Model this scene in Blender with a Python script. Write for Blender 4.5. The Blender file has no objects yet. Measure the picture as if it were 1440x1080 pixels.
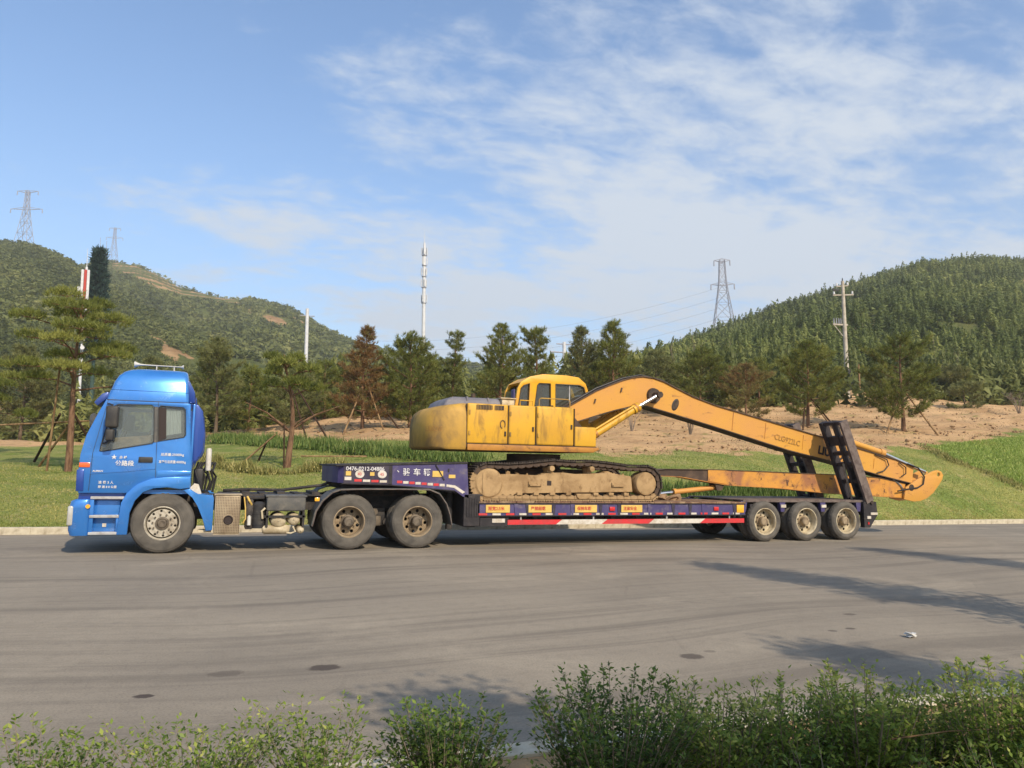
import bpy, bmesh, math, random
import numpy as np
from mathutils import Vector, Matrix
# tuned values
CLOUD_BROAD = (3.1, 0.7, 0); CLOUD_VEIL = (0.4, 2.2, 0); CLOUD_LO, CLOUD_HI = 0.735, 0.955
SKY_TINT = (0.97, 1.13, 1.22, 1); CLOUD_COL = (3.85, 4.25, 4.75, 1); SKY_STRENGTH = 0.15; EXPOSURE = 0.32
ROAD_A = (.325, .278, .212, 1); ROAD_B = (.255, .219, .170, 1); ROAD_DARK = (.135, .115, .092, 1); ROAD_DUST = (.42, .36, .27, 1); ROAD_GRAIN = (.11, .095, .076, 1)
rnd = random.Random(7)
rng = np.random.default_rng(7)
scene = bpy.context.scene
COL = scene.collection
PI = math.pi

# ------------------------------------------------------------------ camera
# world axes: x along the road, y across it (away from the viewer), z up. The near wheel faces of the truck stand at y = 0.
YAW, PITCH, ROLL = 0.3663, 0.1071, 0.0198
fw = Vector((math.sin(YAW)*math.cos(PITCH), math.cos(YAW)*math.cos(PITCH), math.sin(PITCH)))
rt0 = Vector((math.cos(YAW), -math.sin(YAW), 0)); up0 = rt0.cross(fw)
rt = rt0*math.cos(ROLL) + up0*math.sin(ROLL); up = up0*math.cos(ROLL) - rt0*math.sin(ROLL)
cam_d = bpy.data.cameras.new('camera'); cam = bpy.data.objects.new('camera', cam_d); COL.objects.link(cam)
cam_d.sensor_fit = 'HORIZONTAL'; cam_d.sensor_width = 36; cam_d.lens = 36*1083/1440
cam_d.clip_start = 0.1; cam_d.clip_end = 6000
m4 = Matrix((rt, up, -fw)).transposed().to_4x4(); m4.translation = Vector((0.784, -15.1581, 1.6534))
cam.matrix_world = m4
scene.camera = cam

# ------------------------------------------------------------------ sky and sun
SUN_EL = math.radians(37); SUN_AZ = math.atan2(0.20, -0.98)      # direction to the sun, clockwise from +y
world = bpy.data.worlds.new('World'); scene.world = world; world.use_nodes = True
wn = world.node_tree; wn.nodes.clear()
def wnode(t, **kw):
    n = wn.nodes.new(t)
    for k, v in kw.items(): setattr(n, k, v)
    return n
def wl(a, b): wn.links.new(a, b)
sky = wnode('ShaderNodeTexSky', sky_type='NISHITA', sun_disc=False, sun_elevation=SUN_EL, sun_rotation=SUN_AZ,
            altitude=200, air_density=1.0, dust_density=1.6, ozone_density=2.2)
tc = wnode('ShaderNodeTexCoord')
sep = wnode('ShaderNodeSeparateXYZ'); wl(tc.outputs['Generated'], sep.inputs[0])
def wmath(op, a, b=None, clamp=False):
    n = wnode('ShaderNodeMath', operation=op); n.use_clamp = clamp
    for i, s in enumerate((a, b)):
        if s is None: continue
        if isinstance(s, (int, float)): n.inputs[i].default_value = s
        else: wl(s, n.inputs[i])
    return n.outputs[0]
# thin high cloud on a flat layer overhead: project the view direction on a plane
zz = wmath('MAXIMUM', wmath('ADD', sep.outputs[2], 0.16), 0.03)
cx = wmath('DIVIDE', sep.outputs[0], zz); cy = wmath('DIVIDE', sep.outputs[1], zz)
comb = wnode('ShaderNodeCombineXYZ'); wl(cx, comb.inputs[0]); wl(cy, comb.inputs[1])
def wnoise(scale, detail, rough, loc, dist=0.0, stretch=(1, 1, 1), rot=0.0):
    mp = wnode('ShaderNodeMapping'); mp.inputs['Location'].default_value = loc; mp.inputs['Scale'].default_value = stretch
    mp.inputs['Rotation'].default_value = (0, 0, rot)
    wl(comb.outputs[0], mp.inputs[0])
    n = wnode('ShaderNodeTexNoise'); n.inputs['Scale'].default_value = scale; n.inputs['Detail'].default_value = detail
    n.inputs['Roughness'].default_value = rough; n.inputs['Distortion'].default_value = dist
    wl(mp.outputs[0], n.inputs[0]); return n.outputs[0]
def wramp(s, lo, hi):
    n = wnode('ShaderNodeMapRange', interpolation_type='SMOOTHSTEP'); wl(s, n.inputs['Value'])
    n.inputs['From Min'].default_value = lo; n.inputs['From Max'].default_value = hi; return n.outputs[0]
broad = wnoise(0.55, 2, 0.5, CLOUD_BROAD, 0.4)
side = wmath('MULTIPLY', wmath('ADD', wmath('MULTIPLY', sep.outputs[0], 0.934), wmath('MULTIPLY', sep.outputs[1], -0.358)), 0.29)
low = wmath('MULTIPLY', wmath('SUBTRACT', 0.42, sep.outputs[2]), 0.26)
cover = wmath('ADD', wmath('ADD', broad, side), low)
veil = wnoise(1.7, 9, 0.60, CLOUD_VEIL, 0.35, (1, 1.35, 1), 0.5)
fine = wnoise(7.5, 8, 0.60, (1.0, 4.0, 0), 0.3, (1, 1.5, 1), 0.35)
dens = wmath('ADD', wmath('ADD', wmath('MULTIPLY', cover, 0.62), wmath('MULTIPLY', veil, 0.62)), wmath('MULTIPLY', fine, 0.36))
cl = wmath('MULTIPLY', wramp(dens, CLOUD_LO, CLOUD_HI), 0.92)
# haze thickens the white toward the horizon all the way round
hz = wmath('POWER', wmath('SUBTRACT', 1.0, wmath('MAXIMUM', sep.outputs[2], 0.0), True), 6.0)
cl = wmath('ADD', cl, wmath('MULTIPLY', wmath('SUBTRACT', 1.0, cl), wmath('MULTIPLY', hz, 0.75)), True)
tintn = wnode('ShaderNodeMix', data_type='RGBA', blend_type='MULTIPLY'); tintn.inputs[0].default_value = 1
wl(sky.outputs[0], tintn.inputs[6]); tintn.inputs[7].default_value = SKY_TINT
mixc = wnode('ShaderNodeMix', data_type='RGBA'); wl(cl, mixc.inputs[0]); wl(tintn.outputs[2], mixc.inputs[6])
mixc.inputs[7].default_value = CLOUD_COL
bg = wnode('ShaderNodeBackground'); bg.inputs[1].default_value = SKY_STRENGTH; wl(mixc.outputs[2], bg.inputs[0])
wo = wnode('ShaderNodeOutputWorld'); wl(bg.outputs[0], wo.inputs[0])
sun_d = bpy.data.lights.new('sun', 'SUN'); sun_d.energy = 4.1; sun_d.angle = math.radians(0.55); sun_d.color = (1.0, 0.86, 0.68)
sun = bpy.data.objects.new('sun', sun_d); COL.objects.link(sun)
sdir = Vector((math.sin(SUN_AZ)*math.cos(SUN_EL), math.cos(SUN_AZ)*math.cos(SUN_EL), math.sin(SUN_EL)))
sun.rotation_euler = sdir.to_track_quat('Z', 'Y').to_euler(); sun.location = sdir*60
vs = scene.view_settings; vs.view_transform = 'Standard'; vs.look = 'None'; vs.gamma = 1; vs.use_curve_mapping = False
vs.exposure = EXPOSURE
scene.render.resolution_x = 1024; scene.render.resolution_y = 768
scene.cycles.use_denoising = True; scene.cycles.max_bounces = 8; scene.cycles.transparent_max_bounces = 12
scene.cycles.volume_bounces = 0

# ------------------------------------------------------------------ materials
def lin(c): c /= 255.; return c/12.92 if c <= .04045 else ((c+.055)/1.055)**2.4
def A(r, g, b, k=1.35): return (min(lin(r)/k, .85), min(lin(g)/k, .85), min(lin(b)/k, .85), 1)
MATS = {}
def nt(name):
    m = bpy.data.materials.new(name); m.use_nodes = True; t = m.node_tree; t.nodes.clear()
    out = t.nodes.new('ShaderNodeOutputMaterial'); MATS[name] = m; return m, t, out
def noise(t, vec, scale, detail=4, rough=.55, dist=0, stretch=None):
    if stretch:
        mp = t.nodes.new('ShaderNodeMapping'); mp.inputs['Scale'].default_value = stretch; t.links.new(vec, mp.inputs[0]); vec = mp.outputs[0]
    n = t.nodes.new('ShaderNodeTexNoise'); n.inputs['Scale'].default_value = scale; n.inputs['Detail'].default_value = detail
    n.inputs['Roughness'].default_value = rough; n.inputs['Distortion'].default_value = dist; t.links.new(vec, n.inputs[0]); return n.outputs[0]
def mrange(t, s, lo, hi, a=0., b=1.):
    n = t.nodes.new('ShaderNodeMapRange'); n.interpolation_type = 'SMOOTHSTEP'; t.links.new(s, n.inputs[0])
    for i, v in enumerate((lo, hi, a, b)): n.inputs[i+1].default_value = v
    return n.outputs[0]
def mixcol(t, f, a, b):
    n = t.nodes.new('ShaderNodeMix'); n.data_type = 'RGBA'
    for i, s in ((0, f), (6, a), (7, b)):
        if hasattr(s, 'is_linked') or hasattr(s, 'node'): t.links.new(s, n.inputs[i])
        else: n.inputs[i].default_value = s
    return n.outputs[2]
def mth(t, op, a, b):
    n = t.nodes.new('ShaderNodeMath'); n.operation = op; n.use_clamp = False
    for i, s in enumerate((a, b)):
        if isinstance(s, (int, float)): n.inputs[i].default_value = s
        else: t.links.new(s, n.inputs[i])
    return n.outputs[0]
def M(name, col, rough=.6, metal=0., col2=None, nscale=2.5, lo=.38, hi=.68, stretch=None, dust=None, dlo=.45, dhi=.75, dscale=6., dstretch=None,
      bump=0., bscale=60., coat=0., spec=.4, emit=None):
    m, t, out = nt(name)
    p = t.nodes.new('ShaderNodeBsdfPrincipled'); t.links.new(p.outputs[0], out.inputs[0])
    tcn = t.nodes.new('ShaderNodeTexCoord'); v = tcn.outputs['Object']
    c = col; r = rough
    if col2: c = mixcol(t, mrange(t, noise(t, v, nscale, 6, .6, .3, stretch), lo, hi), col, col2)
    if dust:
        f = mrange(t, noise(t, v, dscale, 7, .65, .4, dstretch), dlo, dhi)
        c = mixcol(t, f, c, dust)
        r = mrange(t, f, 0, 1, rough, min(.95, rough+.35))
    if hasattr(c, 'node'): t.links.new(c, p.inputs['Base Color'])
    else: p.inputs['Base Color'].default_value = c
    if hasattr(r, 'node'): t.links.new(r, p.inputs['Roughness'])
    else: p.inputs['Roughness'].default_value = r
    p.inputs['Metallic'].default_value = metal; p.inputs['Specular IOR Level'].default_value = spec
    p.inputs['Coat Weight'].default_value = coat; p.inputs['Coat Roughness'].default_value = .12
    if bump:
        b = t.nodes.new('ShaderNodeBump'); b.inputs['Strength'].default_value = bump; b.inputs['Distance'].default_value = .02
        t.links.new(noise(t, v, bscale, 5, .6), b.inputs['Height']); t.links.new(b.outputs[0], p.inputs['Normal'])
    return m
DUST = A(176, 158, 130)
M('blue_paint', (0.030, 0.19, 0.58, 1), .25, .35, (0.045, 0.235, 0.64, 1), 1.2, coat=1.0, dust=(0.13, 0.20, 0.36, 1), dlo=.5, dhi=.95, dscale=3)
M('blue_dark', (0.012, 0.055, 0.29, 1), .35, .2, coat=.8, dust=(0.10, 0.12, 0.2, 1), dlo=.5, dhi=.95, dscale=3)
M('black_plastic', (0.022, 0.022, 0.024, 1), .55, 0, (0.05, 0.046, 0.04, 1), 5, dust=(.16, .14, .11, 1), dlo=.55, dhi=.95)
M('chassis', (0.022, 0.02, 0.02, 1), .7, 0, (0.06, 0.05, 0.042, 1), 4, dust=(.17, .14, .11, 1), dlo=.52, dhi=.9, bump=.2)
M('grey_box', (0.075, 0.075, 0.075, 1), .6, 0, (0.12, 0.115, 0.10, 1), 4, dust=(.24, .21, .17, 1), dlo=.5, dhi=.9)
M('tyre', (0.072, 0.066, 0.058, 1), .9, 0, (0.135, 0.122, 0.104, 1), 3, .3, .7, bump=.25, bscale=80, spec=.2)
M('rim_white', A(208, 200, 182), .55, 0, A(170, 158, 138), 5, dust=A(120, 104, 84), dlo=.55, dhi=.8, dscale=12)
M('rim_dusty', A(176, 156, 126), .7, 0, A(140, 122, 98), 6, dust=A(88, 74, 60), dlo=.55, dhi=.85, dscale=11)
M('hub_grey', A(128, 116, 100), .65, .1, A(90, 80, 68), 9)
M('steel', A(190, 192, 190), .3, .85, A(140, 138, 132), 8)
M('chrome', (.75, .77, .78, 1), .16, 1)
M('cream', A(226, 212, 180), .6, 0, A(176, 158, 126), 5, dust=A(120, 100, 78), dlo=.55, dhi=.85)
M('perforated', A(196, 178, 148), .6, .2, A(160, 142, 116), 4)
M('step_grey', A(205, 205, 205), .5, .2, A(170, 165, 160), 6)
M('white_paint', A(232, 230, 222), .5, 0, A(206, 200, 188), 4)
M('headlight', A(214, 212, 204), .12, .2, coat=1)
M('orange_lens', (.72, .13, .03, 1), .2, 0, coat=1)
M('amber_lens', (.85, .42, .03, 1), .2, 0, coat=1)
M('red_lens', (.55, .02, .02, 1), .25, 0, coat=.8)
M('tape_red', (.60, .035, .04, 1), .45, 0, (.45, .05, .05, 1), 9, dust=DUST, dlo=.6, dhi=.95)
M('tape_white', A(235, 228, 216), .5, 0, A(205, 192, 172), 9, dust=DUST, dlo=.6, dhi=.95)
M('sign_yellow', A(240, 205, 110), .6, 0, A(232, 190, 96), 9, dust=DUST, dlo=.6, dhi=.95)
M('letter_white', A(238, 236, 236), .6)
M('letter_dark', (0.03, 0.02, 0.018, 1), .7)
M('letter_red', (.5, .05, .05, 1), .6)
M('letter_faint', A(186, 138, 70), .7)
M('purple', (0.052, 0.042, 0.135, 1), .55, 0, (0.075, 0.065, 0.16, 1), 3, dust=(.20, .17, .17, 1), dlo=.5, dhi=.85, dscale=5, bump=.15, bscale=30)
M('purple_dark', (0.026, 0.021, 0.045, 1), .65, 0, (0.05, 0.042, 0.06, 1), 4, dust=(.16, .135, .12, 1), dlo=.52, dhi=.88)
M('trailer_black', (0.016, 0.014, 0.017, 1), .65, 0, (0.035, 0.03, 0.032, 1), 4, dust=(.12, .10, .085, 1), dlo=.55, dhi=.92)
M('ramp_black', (0.022, 0.018, 0.022, 1), .7, 0, (0.045, 0.036, 0.035, 1), 3, dust=(.13, .11, .095, 1), dlo=.55, dhi=.95)
M('pale_grey', A(132, 118, 110), .7, .1, A(96, 82, 78), 7)  # pale grey; on the ramp's near beam it stands in for sunlight
M('deck_rust', A(140, 108, 84), .85, 0, A(112, 78, 62), 3, dust=A(186, 160, 126), dlo=.42, dhi=.72, dscale=4, bump=.4, bscale=30)
M('yellow_paint', (0.64, 0.355, 0.026, 1), .48, 0, (0.58, 0.31, 0.028, 1), 1.3, dust=A(142, 108, 62), dlo=.46, dhi=.76, dscale=3.2, dstretch=(1.6, 1, .45), spec=.4)
M('yellow_grimy', (0.50, 0.29, 0.05, 1), .6, 0, (0.58, 0.33, 0.045, 1), 1.1, .35, .7, dust=A(134, 112, 80), dlo=.36, dhi=.66, dscale=1.1, dstretch=(1, 1, .55))
M('yellow_cab', (0.68, 0.37, 0.012, 1), .42, 0, (0.62, 0.30, 0.02, 1), 2, dust=A(190, 150, 80), dlo=.6, dhi=.95)
M('orange_paint', (0.60, 0.305, 0.045, 1), .5, 0, (0.56, 0.27, 0.07, 1), .8, .3, .7, dust=(0.24, 0.11, 0.045, 1), dlo=.57, dhi=.75, dscale=3.5, dstretch=(1, 1, 2.2))
M('orange_rust', (0.58, 0.27, 0.045, 1), .65, 0, (0.30, 0.13, 0.06, 1), 1.6, .42, .66, dust=(0.09, 0.045, 0.03, 1), dlo=.55, dhi=.68, dscale=5)
M('orange_skirt', (0.46, 0.21, 0.035, 1), .6, 0, (0.32, 0.14, 0.04, 1), 2.5, dust=(0.10, 0.06, 0.035, 1), dlo=.52, dhi=.75, dscale=5)
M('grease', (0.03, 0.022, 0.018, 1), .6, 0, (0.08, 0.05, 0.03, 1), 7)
M('dark_brown', (0.055, 0.036, 0.026, 1), .75, 0, (0.11, 0.07, 0.045, 1), 4)
M('hood_grey', (0.13, 0.125, 0.15, 1), .6, 0, (0.20, 0.19, 0.20, 1), 2.5, dust=(.3, .27, .23, 1), dlo=.55, dhi=.85)
M('track_dust', A(198, 166, 122), .9, 0, A(164, 134, 96), 3, dust=A(126, 98, 68), dlo=.52, dhi=.74, dscale=6, dstretch=(1, 1, .6), bump=.25, bscale=40, spec=.15)
M('track_shoe', (0.05, 0.038, 0.03, 1), .75, .2, (0.15, 0.12, 0.09, 1), 6, dust=A(168, 140, 104), dlo=.60, dhi=.85, dscale=9, bump=.3)
M('track_shoe_dusty', A(188, 158, 118), .9, 0, A(146, 118, 86), 6, dust=(0.10, 0.075, 0.055, 1), dlo=.55, dhi=.8, dscale=12, bump=.5, spec=.15)
M('rubber_hose', (0.018, 0.017, 0.017, 1), .5)
M('cloth_grey', A(225, 225, 222), .9, 0, A(190, 190, 188), 14, stretch=(6, 6, .3))
M('seat_brown', A(196, 164, 128), .9, 0, A(120, 96, 72), 5)
M('bark', A(150, 118, 92), .95, 0, A(104, 78, 62), 9, stretch=(1, 1, .25), bump=.6, bscale=25, spec=.1)
M('bark_grey', A(128, 112, 94), .95, 0, A(90, 76, 62), 9, stretch=(1, 1, .25), bump=.6, bscale=25, spec=.1)
M('stake_wood', A(172, 142, 104), .9, 0, A(128, 100, 72), 6, stretch=(1, 1, .2), spec=.1)
M('stake_dark', A(84, 64, 50), .9, 0, A(60, 46, 38), 6, spec=.1)
M('concrete_pole', A(214, 206, 190), .85, 0, A(188, 178, 160), 3, spec=.2)
M('tower_white', A(236, 238, 240), .5, .0, A(218, 220, 222), 2)
M('tower_red', A(196, 70, 60), .6)
M('lattice', A(178, 178, 188), .6, .1)
M('camo_green', (0.03, 0.06, 0.05, 1), .8, 0, (0.04, 0.08, 0.06, 1), 2)
M('kerb_stone', A(214, 204, 180, 1.2), .85, 0, A(192, 180, 156, 1.2), 6, dust=A(160, 148, 126), dlo=.55, dhi=.85, bump=.3, bscale=30, spec=.2)
M('soil_heap', A(170, 140, 108), .95, 0, A(140, 112, 84), 8, bump=.6, bscale=18, spec=.1)
M('stain', (0.07, 0.055, 0.048, 1), .85, 0, (0.12, 0.10, 0.085, 1), 9, bump=.3)
M('litter_white', A(230, 228, 222), .8)
def glass_mat(name, tint, rough=.05, body=.25, dust=(176, 168, 150)):  # dust colours a diffuse film; on the truck it imitates reflected sky
    m, t, out = nt(name)
    g = t.nodes.new('ShaderNodeBsdfGlossy'); g.inputs['Roughness'].default_value = rough; g.inputs['Color'].default_value = (.9, .92, .95, 1)
    tr = t.nodes.new('ShaderNodeBsdfTransparent'); tr.inputs[0].default_value = tint
    df = t.nodes.new('ShaderNodeBsdfDiffuse'); df.inputs[0].default_value = A(*dust)
    f = t.nodes.new('ShaderNodeFresnel'); f.inputs[0].default_value = 1.5
    a = t.nodes.new('ShaderNodeMixShader'); a.inputs[0].default_value = body
    t.links.new(tr.outputs[0], a.inputs[1]); t.links.new(df.outputs[0], a.inputs[2])
    b = t.nodes.new('ShaderNodeMixShader'); t.links.new(mth(t, 'MULTIPLY', f.outputs[0], 1.4), b.inputs[0])
    t.links.new(a.outputs[0], b.inputs[1]); t.links.new(g.outputs[0], b.inputs[2]); t.links.new(b.outputs[0], out.inputs[0])
glass_mat('glass_truck', (.88, .92, .90, 1), .03, .15, (188, 198, 194))  # pale film stands in for sky reflection and the bright view beyond
glass_mat('glass_dark', (.16, .18, .18, 1), .05, .05)
glass_mat('glass_cab', (.55, .62, .60, 1), .05, .12)
def foliage_mat(name, ramp, trans=.25, rough=.6):
    m, t, out = nt(name)
    at = t.nodes.new('ShaderNodeAttribute'); at.attribute_name = 'tint'
    cr = t.nodes.new('ShaderNodeValToRGB'); cr.color_ramp.elements[0].color = ramp[0][1]; cr.color_ramp.elements[0].position = ramp[0][0]
    cr.color_ramp.elements[1].color = ramp[-1][1]; cr.color_ramp.elements[1].position = ramp[-1][0]
    for pos, c in ramp[1:-1]: e = cr.color_ramp.elements.new(pos); e.color = c
    t.links.new(at.outputs['Fac'], cr.inputs[0])
    p = t.nodes.new('ShaderNodeBsdfPrincipled'); p.inputs['Roughness'].default_value = rough; p.inputs['Specular IOR Level'].default_value = .25
    tl = t.nodes.new('ShaderNodeBsdfTranslucent'); mx = t.nodes.new('ShaderNodeMixShader'); mx.inputs[0].default_value = trans
    t.links.new(cr.outputs[0], p.inputs['Base Color']); t.links.new(cr.outputs[0], tl.inputs[0])
    t.links.new(p.outputs[0], mx.inputs[1]); t.links.new(tl.outputs[0], mx.inputs[2]); t.links.new(mx.outputs[0], out.inputs[0])
foliage_mat('needles', [(0, (.085, .105, .024, 1)), (.5, (.20, .225, .050, 1)), (1, (.36, .36, .095, 1))], .45)
foliage_mat('needles_grey', [(0, (.10, .115, .045, 1)), (.5, (.22, .23, .082, 1)), (1, (.36, .355, .14, 1))], .45)
foliage_mat('needles_brown', [(0, (.16, .088, .034, 1)), (.5, (.30, .175, .070, 1)), (.75, (.25, .21, .075, 1)), (1, (.36, .32, .11, 1))], .45)
foliage_mat('hill_wood', [(0, (.085, .115, .030, 1)), (.5, (.19, .225, .058, 1)), (1, (.36, .36, .105, 1))], .35)
foliage_mat('hill_shrub', [(0, (.10, .122, .036, 1)), (.5, (.19, .21, .062, 1)), (1, (.33, .32, .11, 1))], .35)
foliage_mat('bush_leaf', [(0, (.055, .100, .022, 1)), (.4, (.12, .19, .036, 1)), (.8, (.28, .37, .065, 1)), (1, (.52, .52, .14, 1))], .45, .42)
foliage_mat('weed_dry', [(0, (.20, .14, .065, 1)), (1, (.42, .33, .17, 1))], .3)
foliage_mat('grass_blade', [(0, (.16, .215, .045, 1)), (.45, (.29, .32, .075, 1)), (.75, (.46, .40, .13, 1)), (1, (.58, .48, .19, 1))], .4)
foliage_mat('hedge_leaf', [(0, (.075, .13, .030, 1)), (.6, (.16, .235, .055, 1)), (1, (.36, .38, .12, 1))], .3)
foliage_mat('bed_leaf', [(0, (.18, .27, .05, 1)), (.5, (.34, .45, .09, 1)), (1, (.56, .60, .20, 1))], .4)
foliage_mat('edging_leaf', [(0, (.14, .15, .04, 1)), (.6, (.34, .31, .10, 1)), (1, (.52, .45, .18, 1))], .3)
foliage_mat('twig', [(0, (.13, .10, .07, 1)), (1, (.32, .25, .19, 1))], .05)

# ------------------------------------------------------------------ builders
def new_obj(name, mesh, parent=None):
    o = bpy.data.objects.new(name, mesh); COL.objects.link(o)
    if parent is not None: o.parent = parent
    return o
def tag(o, label=None, cat=None, group=None, kind=None):
    if label: o['label'] = label
    if cat: o['category'] = cat
    if group: o['group'] = group
    if kind: o['kind'] = kind
    return o
def thing(name, loc, label, cat, group=None):
    o = new_obj(name, None); o.location = loc; o.empty_display_size = .3
    return tag(o, label, cat, group)
def root_loc(o):
    loc = Vector((0, 0, 0))
    while o is not None: loc += o.location; o = o.parent
    return loc
class B:
    def __init__(s): s.bm = bmesh.new()
    def _bev(s, f0, off, seg=2):
        if off <= 0: return
        s.bm.edges.ensure_lookup_table()
        new = [f for f in s.bm.faces if f not in f0]
        ed = {e for f in new for e in f.edges}
        bmesh.ops.bevel(s.bm, geom=list(ed), offset=off, segments=seg, affect='EDGES', clamp_overlap=True, profile=.5)
    def box(s, x0, x1, y0, y1, z0, z1, bev=0., seg=2):
        f0 = set(s.bm.faces) if bev else None
        v = [s.bm.verts.new(p) for p in ((x0, y0, z0), (x1, y0, z0), (x1, y1, z0), (x0, y1, z0), (x0, y0, z1), (x1, y0, z1), (x1, y1, z1), (x0, y1, z1))]
        for q in ((3, 2, 1, 0), (4, 5, 6, 7), (0, 1, 5, 4), (1, 2, 6, 5), (2, 3, 7, 6), (3, 0, 4, 7)): s.bm.faces.new([v[i] for i in q])
        if bev: s._bev(f0, bev, seg)
        return s
    def prism(s, poly, y0, y1, bev=0., seg=2):                         # poly in (x, z), extruded along y
        f0 = set(s.bm.faces) if bev else None
        ar = sum(poly[i][0]*poly[(i+1) % len(poly)][1]-poly[(i+1) % len(poly)][0]*poly[i][1] for i in range(len(poly)))
        if ar < 0: poly = poly[::-1]
        a = [s.bm.verts.new((p[0], y0, p[1])) for p in poly]; b = [s.bm.verts.new((p[0], y1, p[1])) for p in poly]
        n = len(poly)
        s.bm.faces.new(a); s.bm.faces.new(b[::-1])
        for i in range(n): s.bm.faces.new((a[(i+1) % n], a[i], b[i], b[(i+1) % n]))
        if bev: s._bev(f0, bev, seg)
        return s
    def cyl(s, p0, p1, r0, r1=None, n=16, cap=True):
        r1 = r0 if r1 is None else r1
        p0, p1 = Vector(p0), Vector(p1); d = (p1-p0).normalized()
        a = d.orthogonal().normalized(); b = d.cross(a)
        A0 = [s.bm.verts.new(p0+(a*math.cos(2*PI*i/n)+b*math.sin(2*PI*i/n))*r0) for i in range(n)]
        B0 = [s.bm.verts.new(p1+(a*math.cos(2*PI*i/n)+b*math.sin(2*PI*i/n))*r1) for i in range(n)]
        for i in range(n): s.bm.faces.new((A0[i], A0[(i+1) % n], B0[(i+1) % n], B0[i]))
        if cap: s.bm.faces.new(A0[::-1]); s.bm.faces.new(B0)
        return s
    def beam(s, p0, p1, w, h, upv=(0, 0, 1)):
        p0, p1 = Vector(p0), Vector(p1); d = (p1-p0).normalized(); upv = Vector(upv)
        a = d.cross(upv); a = a.normalized() if a.length > 1e-4 else d.orthogonal().normalized(); b = a.cross(d).normalized()
        v = []
        for p in (p0, p1):
            for sa, sb in ((-1, -1), (1, -1), (1, 1), (-1, 1)): v.append(s.bm.verts.new(p+a*sa*w/2+b*sb*h/2))
        for q in ((0, 1, 2, 3), (7, 6, 5, 4), (0, 4, 5, 1), (1, 5, 6, 2), (2, 6, 7, 3), (3, 7, 4, 0)): s.bm.faces.new([v[i] for i in q])
        return s
    def tube(s, pts, r, n=8, r1=None):
        pts = [Vector(p) for p in pts]; rings = []; N = len(pts)
        for i, p in enumerate(pts):
            d = (pts[min(i+1, N-1)]-pts[max(i-1, 0)]).normalized()
            if i == 0: a = d.orthogonal().normalized()
            else: a = (a-d*a.dot(d)).normalized()
            b = d.cross(a); rr = r if r1 is None else r+(r1-r)*i/(N-1)
            rings.append([s.bm.verts.new(p+(a*math.cos(2*PI*k/n)+b*math.sin(2*PI*k/n))*rr) for k in range(n)])
        for i in range(N-1):
            for k in range(n): s.bm.faces.new((rings[i][k], rings[i][(k+1) % n], rings[i+1][(k+1) % n], rings[i+1][k]))
        s.bm.faces.new(rings[0][::-1]); s.bm.faces.new(rings[-1]); return s
    def lathe(s, prof, c=(0, 0, 0), n=40, mod=None):                  # prof (r, y), axis along y through c
        rings = []
        for j, (r, y) in enumerate(prof):
            if r < 1e-5: rings.append([s.bm.verts.new((c[0], c[1]+y, c[2]))]); continue
            ring = []
            for k in range(n):
                rr = r-(mod[1] if mod and j in mod[0] and k % 2 else 0)
                ring.append(s.bm.verts.new((c[0]+rr*math.cos(2*PI*k/n), c[1]+y, c[2]+rr*math.sin(2*PI*k/n))))
            rings.append(ring)
        for a, b in zip(rings, rings[1:]):
            for k in range(n):
                k2 = (k+1) % n
                if len(a) == 1 and len(b) == 1: continue
                if len(a) == 1: s.bm.faces.new((a[0], b[k2], b[k]))
                elif len(b) == 1: s.bm.faces.new((a[k], a[k2], b[0]))
                else: s.bm.faces.new((a[k], a[k2], b[k2], b[k]))
        return s
    def loft(s, rings, closed=True, cap=True):
        R = [[s.bm.verts.new(p) for p in r] for r in rings]; n = len(R[0])
        for a, b in zip(R, R[1:]):
            for k in range(n if closed else n-1): s.bm.faces.new((a[k], a[(k+1) % n], b[(k+1) % n], b[k]))
        if cap: s.bm.faces.new(R[0][::-1]); s.bm.faces.new(R[-1])
        return s
    def plate(s, outer, holes, y, th, bev=.006):                       # flat plate in (x, z) with holes, centred on y
        cu = bpy.data.curves.new('tmp', 'CURVE'); cu.dimensions = '2D'; cu.fill_mode = 'BOTH'
        cu.extrude = max(th/2-bev, .0005); cu.bevel_depth = bev; cu.bevel_resolution = 1; cu.offset = -bev
        for poly in [outer]+list(holes):
            sp = cu.splines.new('POLY'); sp.points.add(len(poly)-1); sp.use_cyclic_u = True
            for i, p in enumerate(poly): sp.points[i].co = (p[0], p[1], 0, 1)
        ob = bpy.data.objects.new('tmp', cu); me = bpy.data.meshes.new_from_object(ob)
        for v in me.vertices: v.co = (v.co.x, y-v.co.z, v.co.y)
        nb_ = bmesh.new(); nb_.from_mesh(me); bmesh.ops.remove_doubles(nb_, verts=nb_.verts, dist=1e-5); nb_.to_mesh(me); nb_.free()
        s.bm.from_mesh(me); bpy.data.objects.remove(ob); bpy.data.curves.remove(cu); bpy.data.meshes.remove(me)
        return s
    def build(s, name, mat, parent=None, smooth=35, world=True, loc=None, recalc=True):
        if recalc: bmesh.ops.recalc_face_normals(s.bm, faces=s.bm.faces)
        me = bpy.data.meshes.new(name)
        o = new_obj(name, None, None) if False else None
        off = root_loc(parent) if (world and parent is not None) else Vector((0, 0, 0))
        if loc is not None: off = off+Vector(loc) if not world else Vector(loc)
        if off.length > 0: bmesh.ops.translate(s.bm, verts=s.bm.verts, vec=-off)
        s.bm.to_mesh(me); s.bm.free()
        if smooth:
            me.polygons.foreach_set('use_smooth', [True]*len(me.polygons)); me.set_sharp_from_angle(angle=math.radians(smooth))
        for mm in (mat if isinstance(mat, (list, tuple)) else [mat]): me.materials.append(MATS[mm])
        o = new_obj(name, me, parent)
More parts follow.
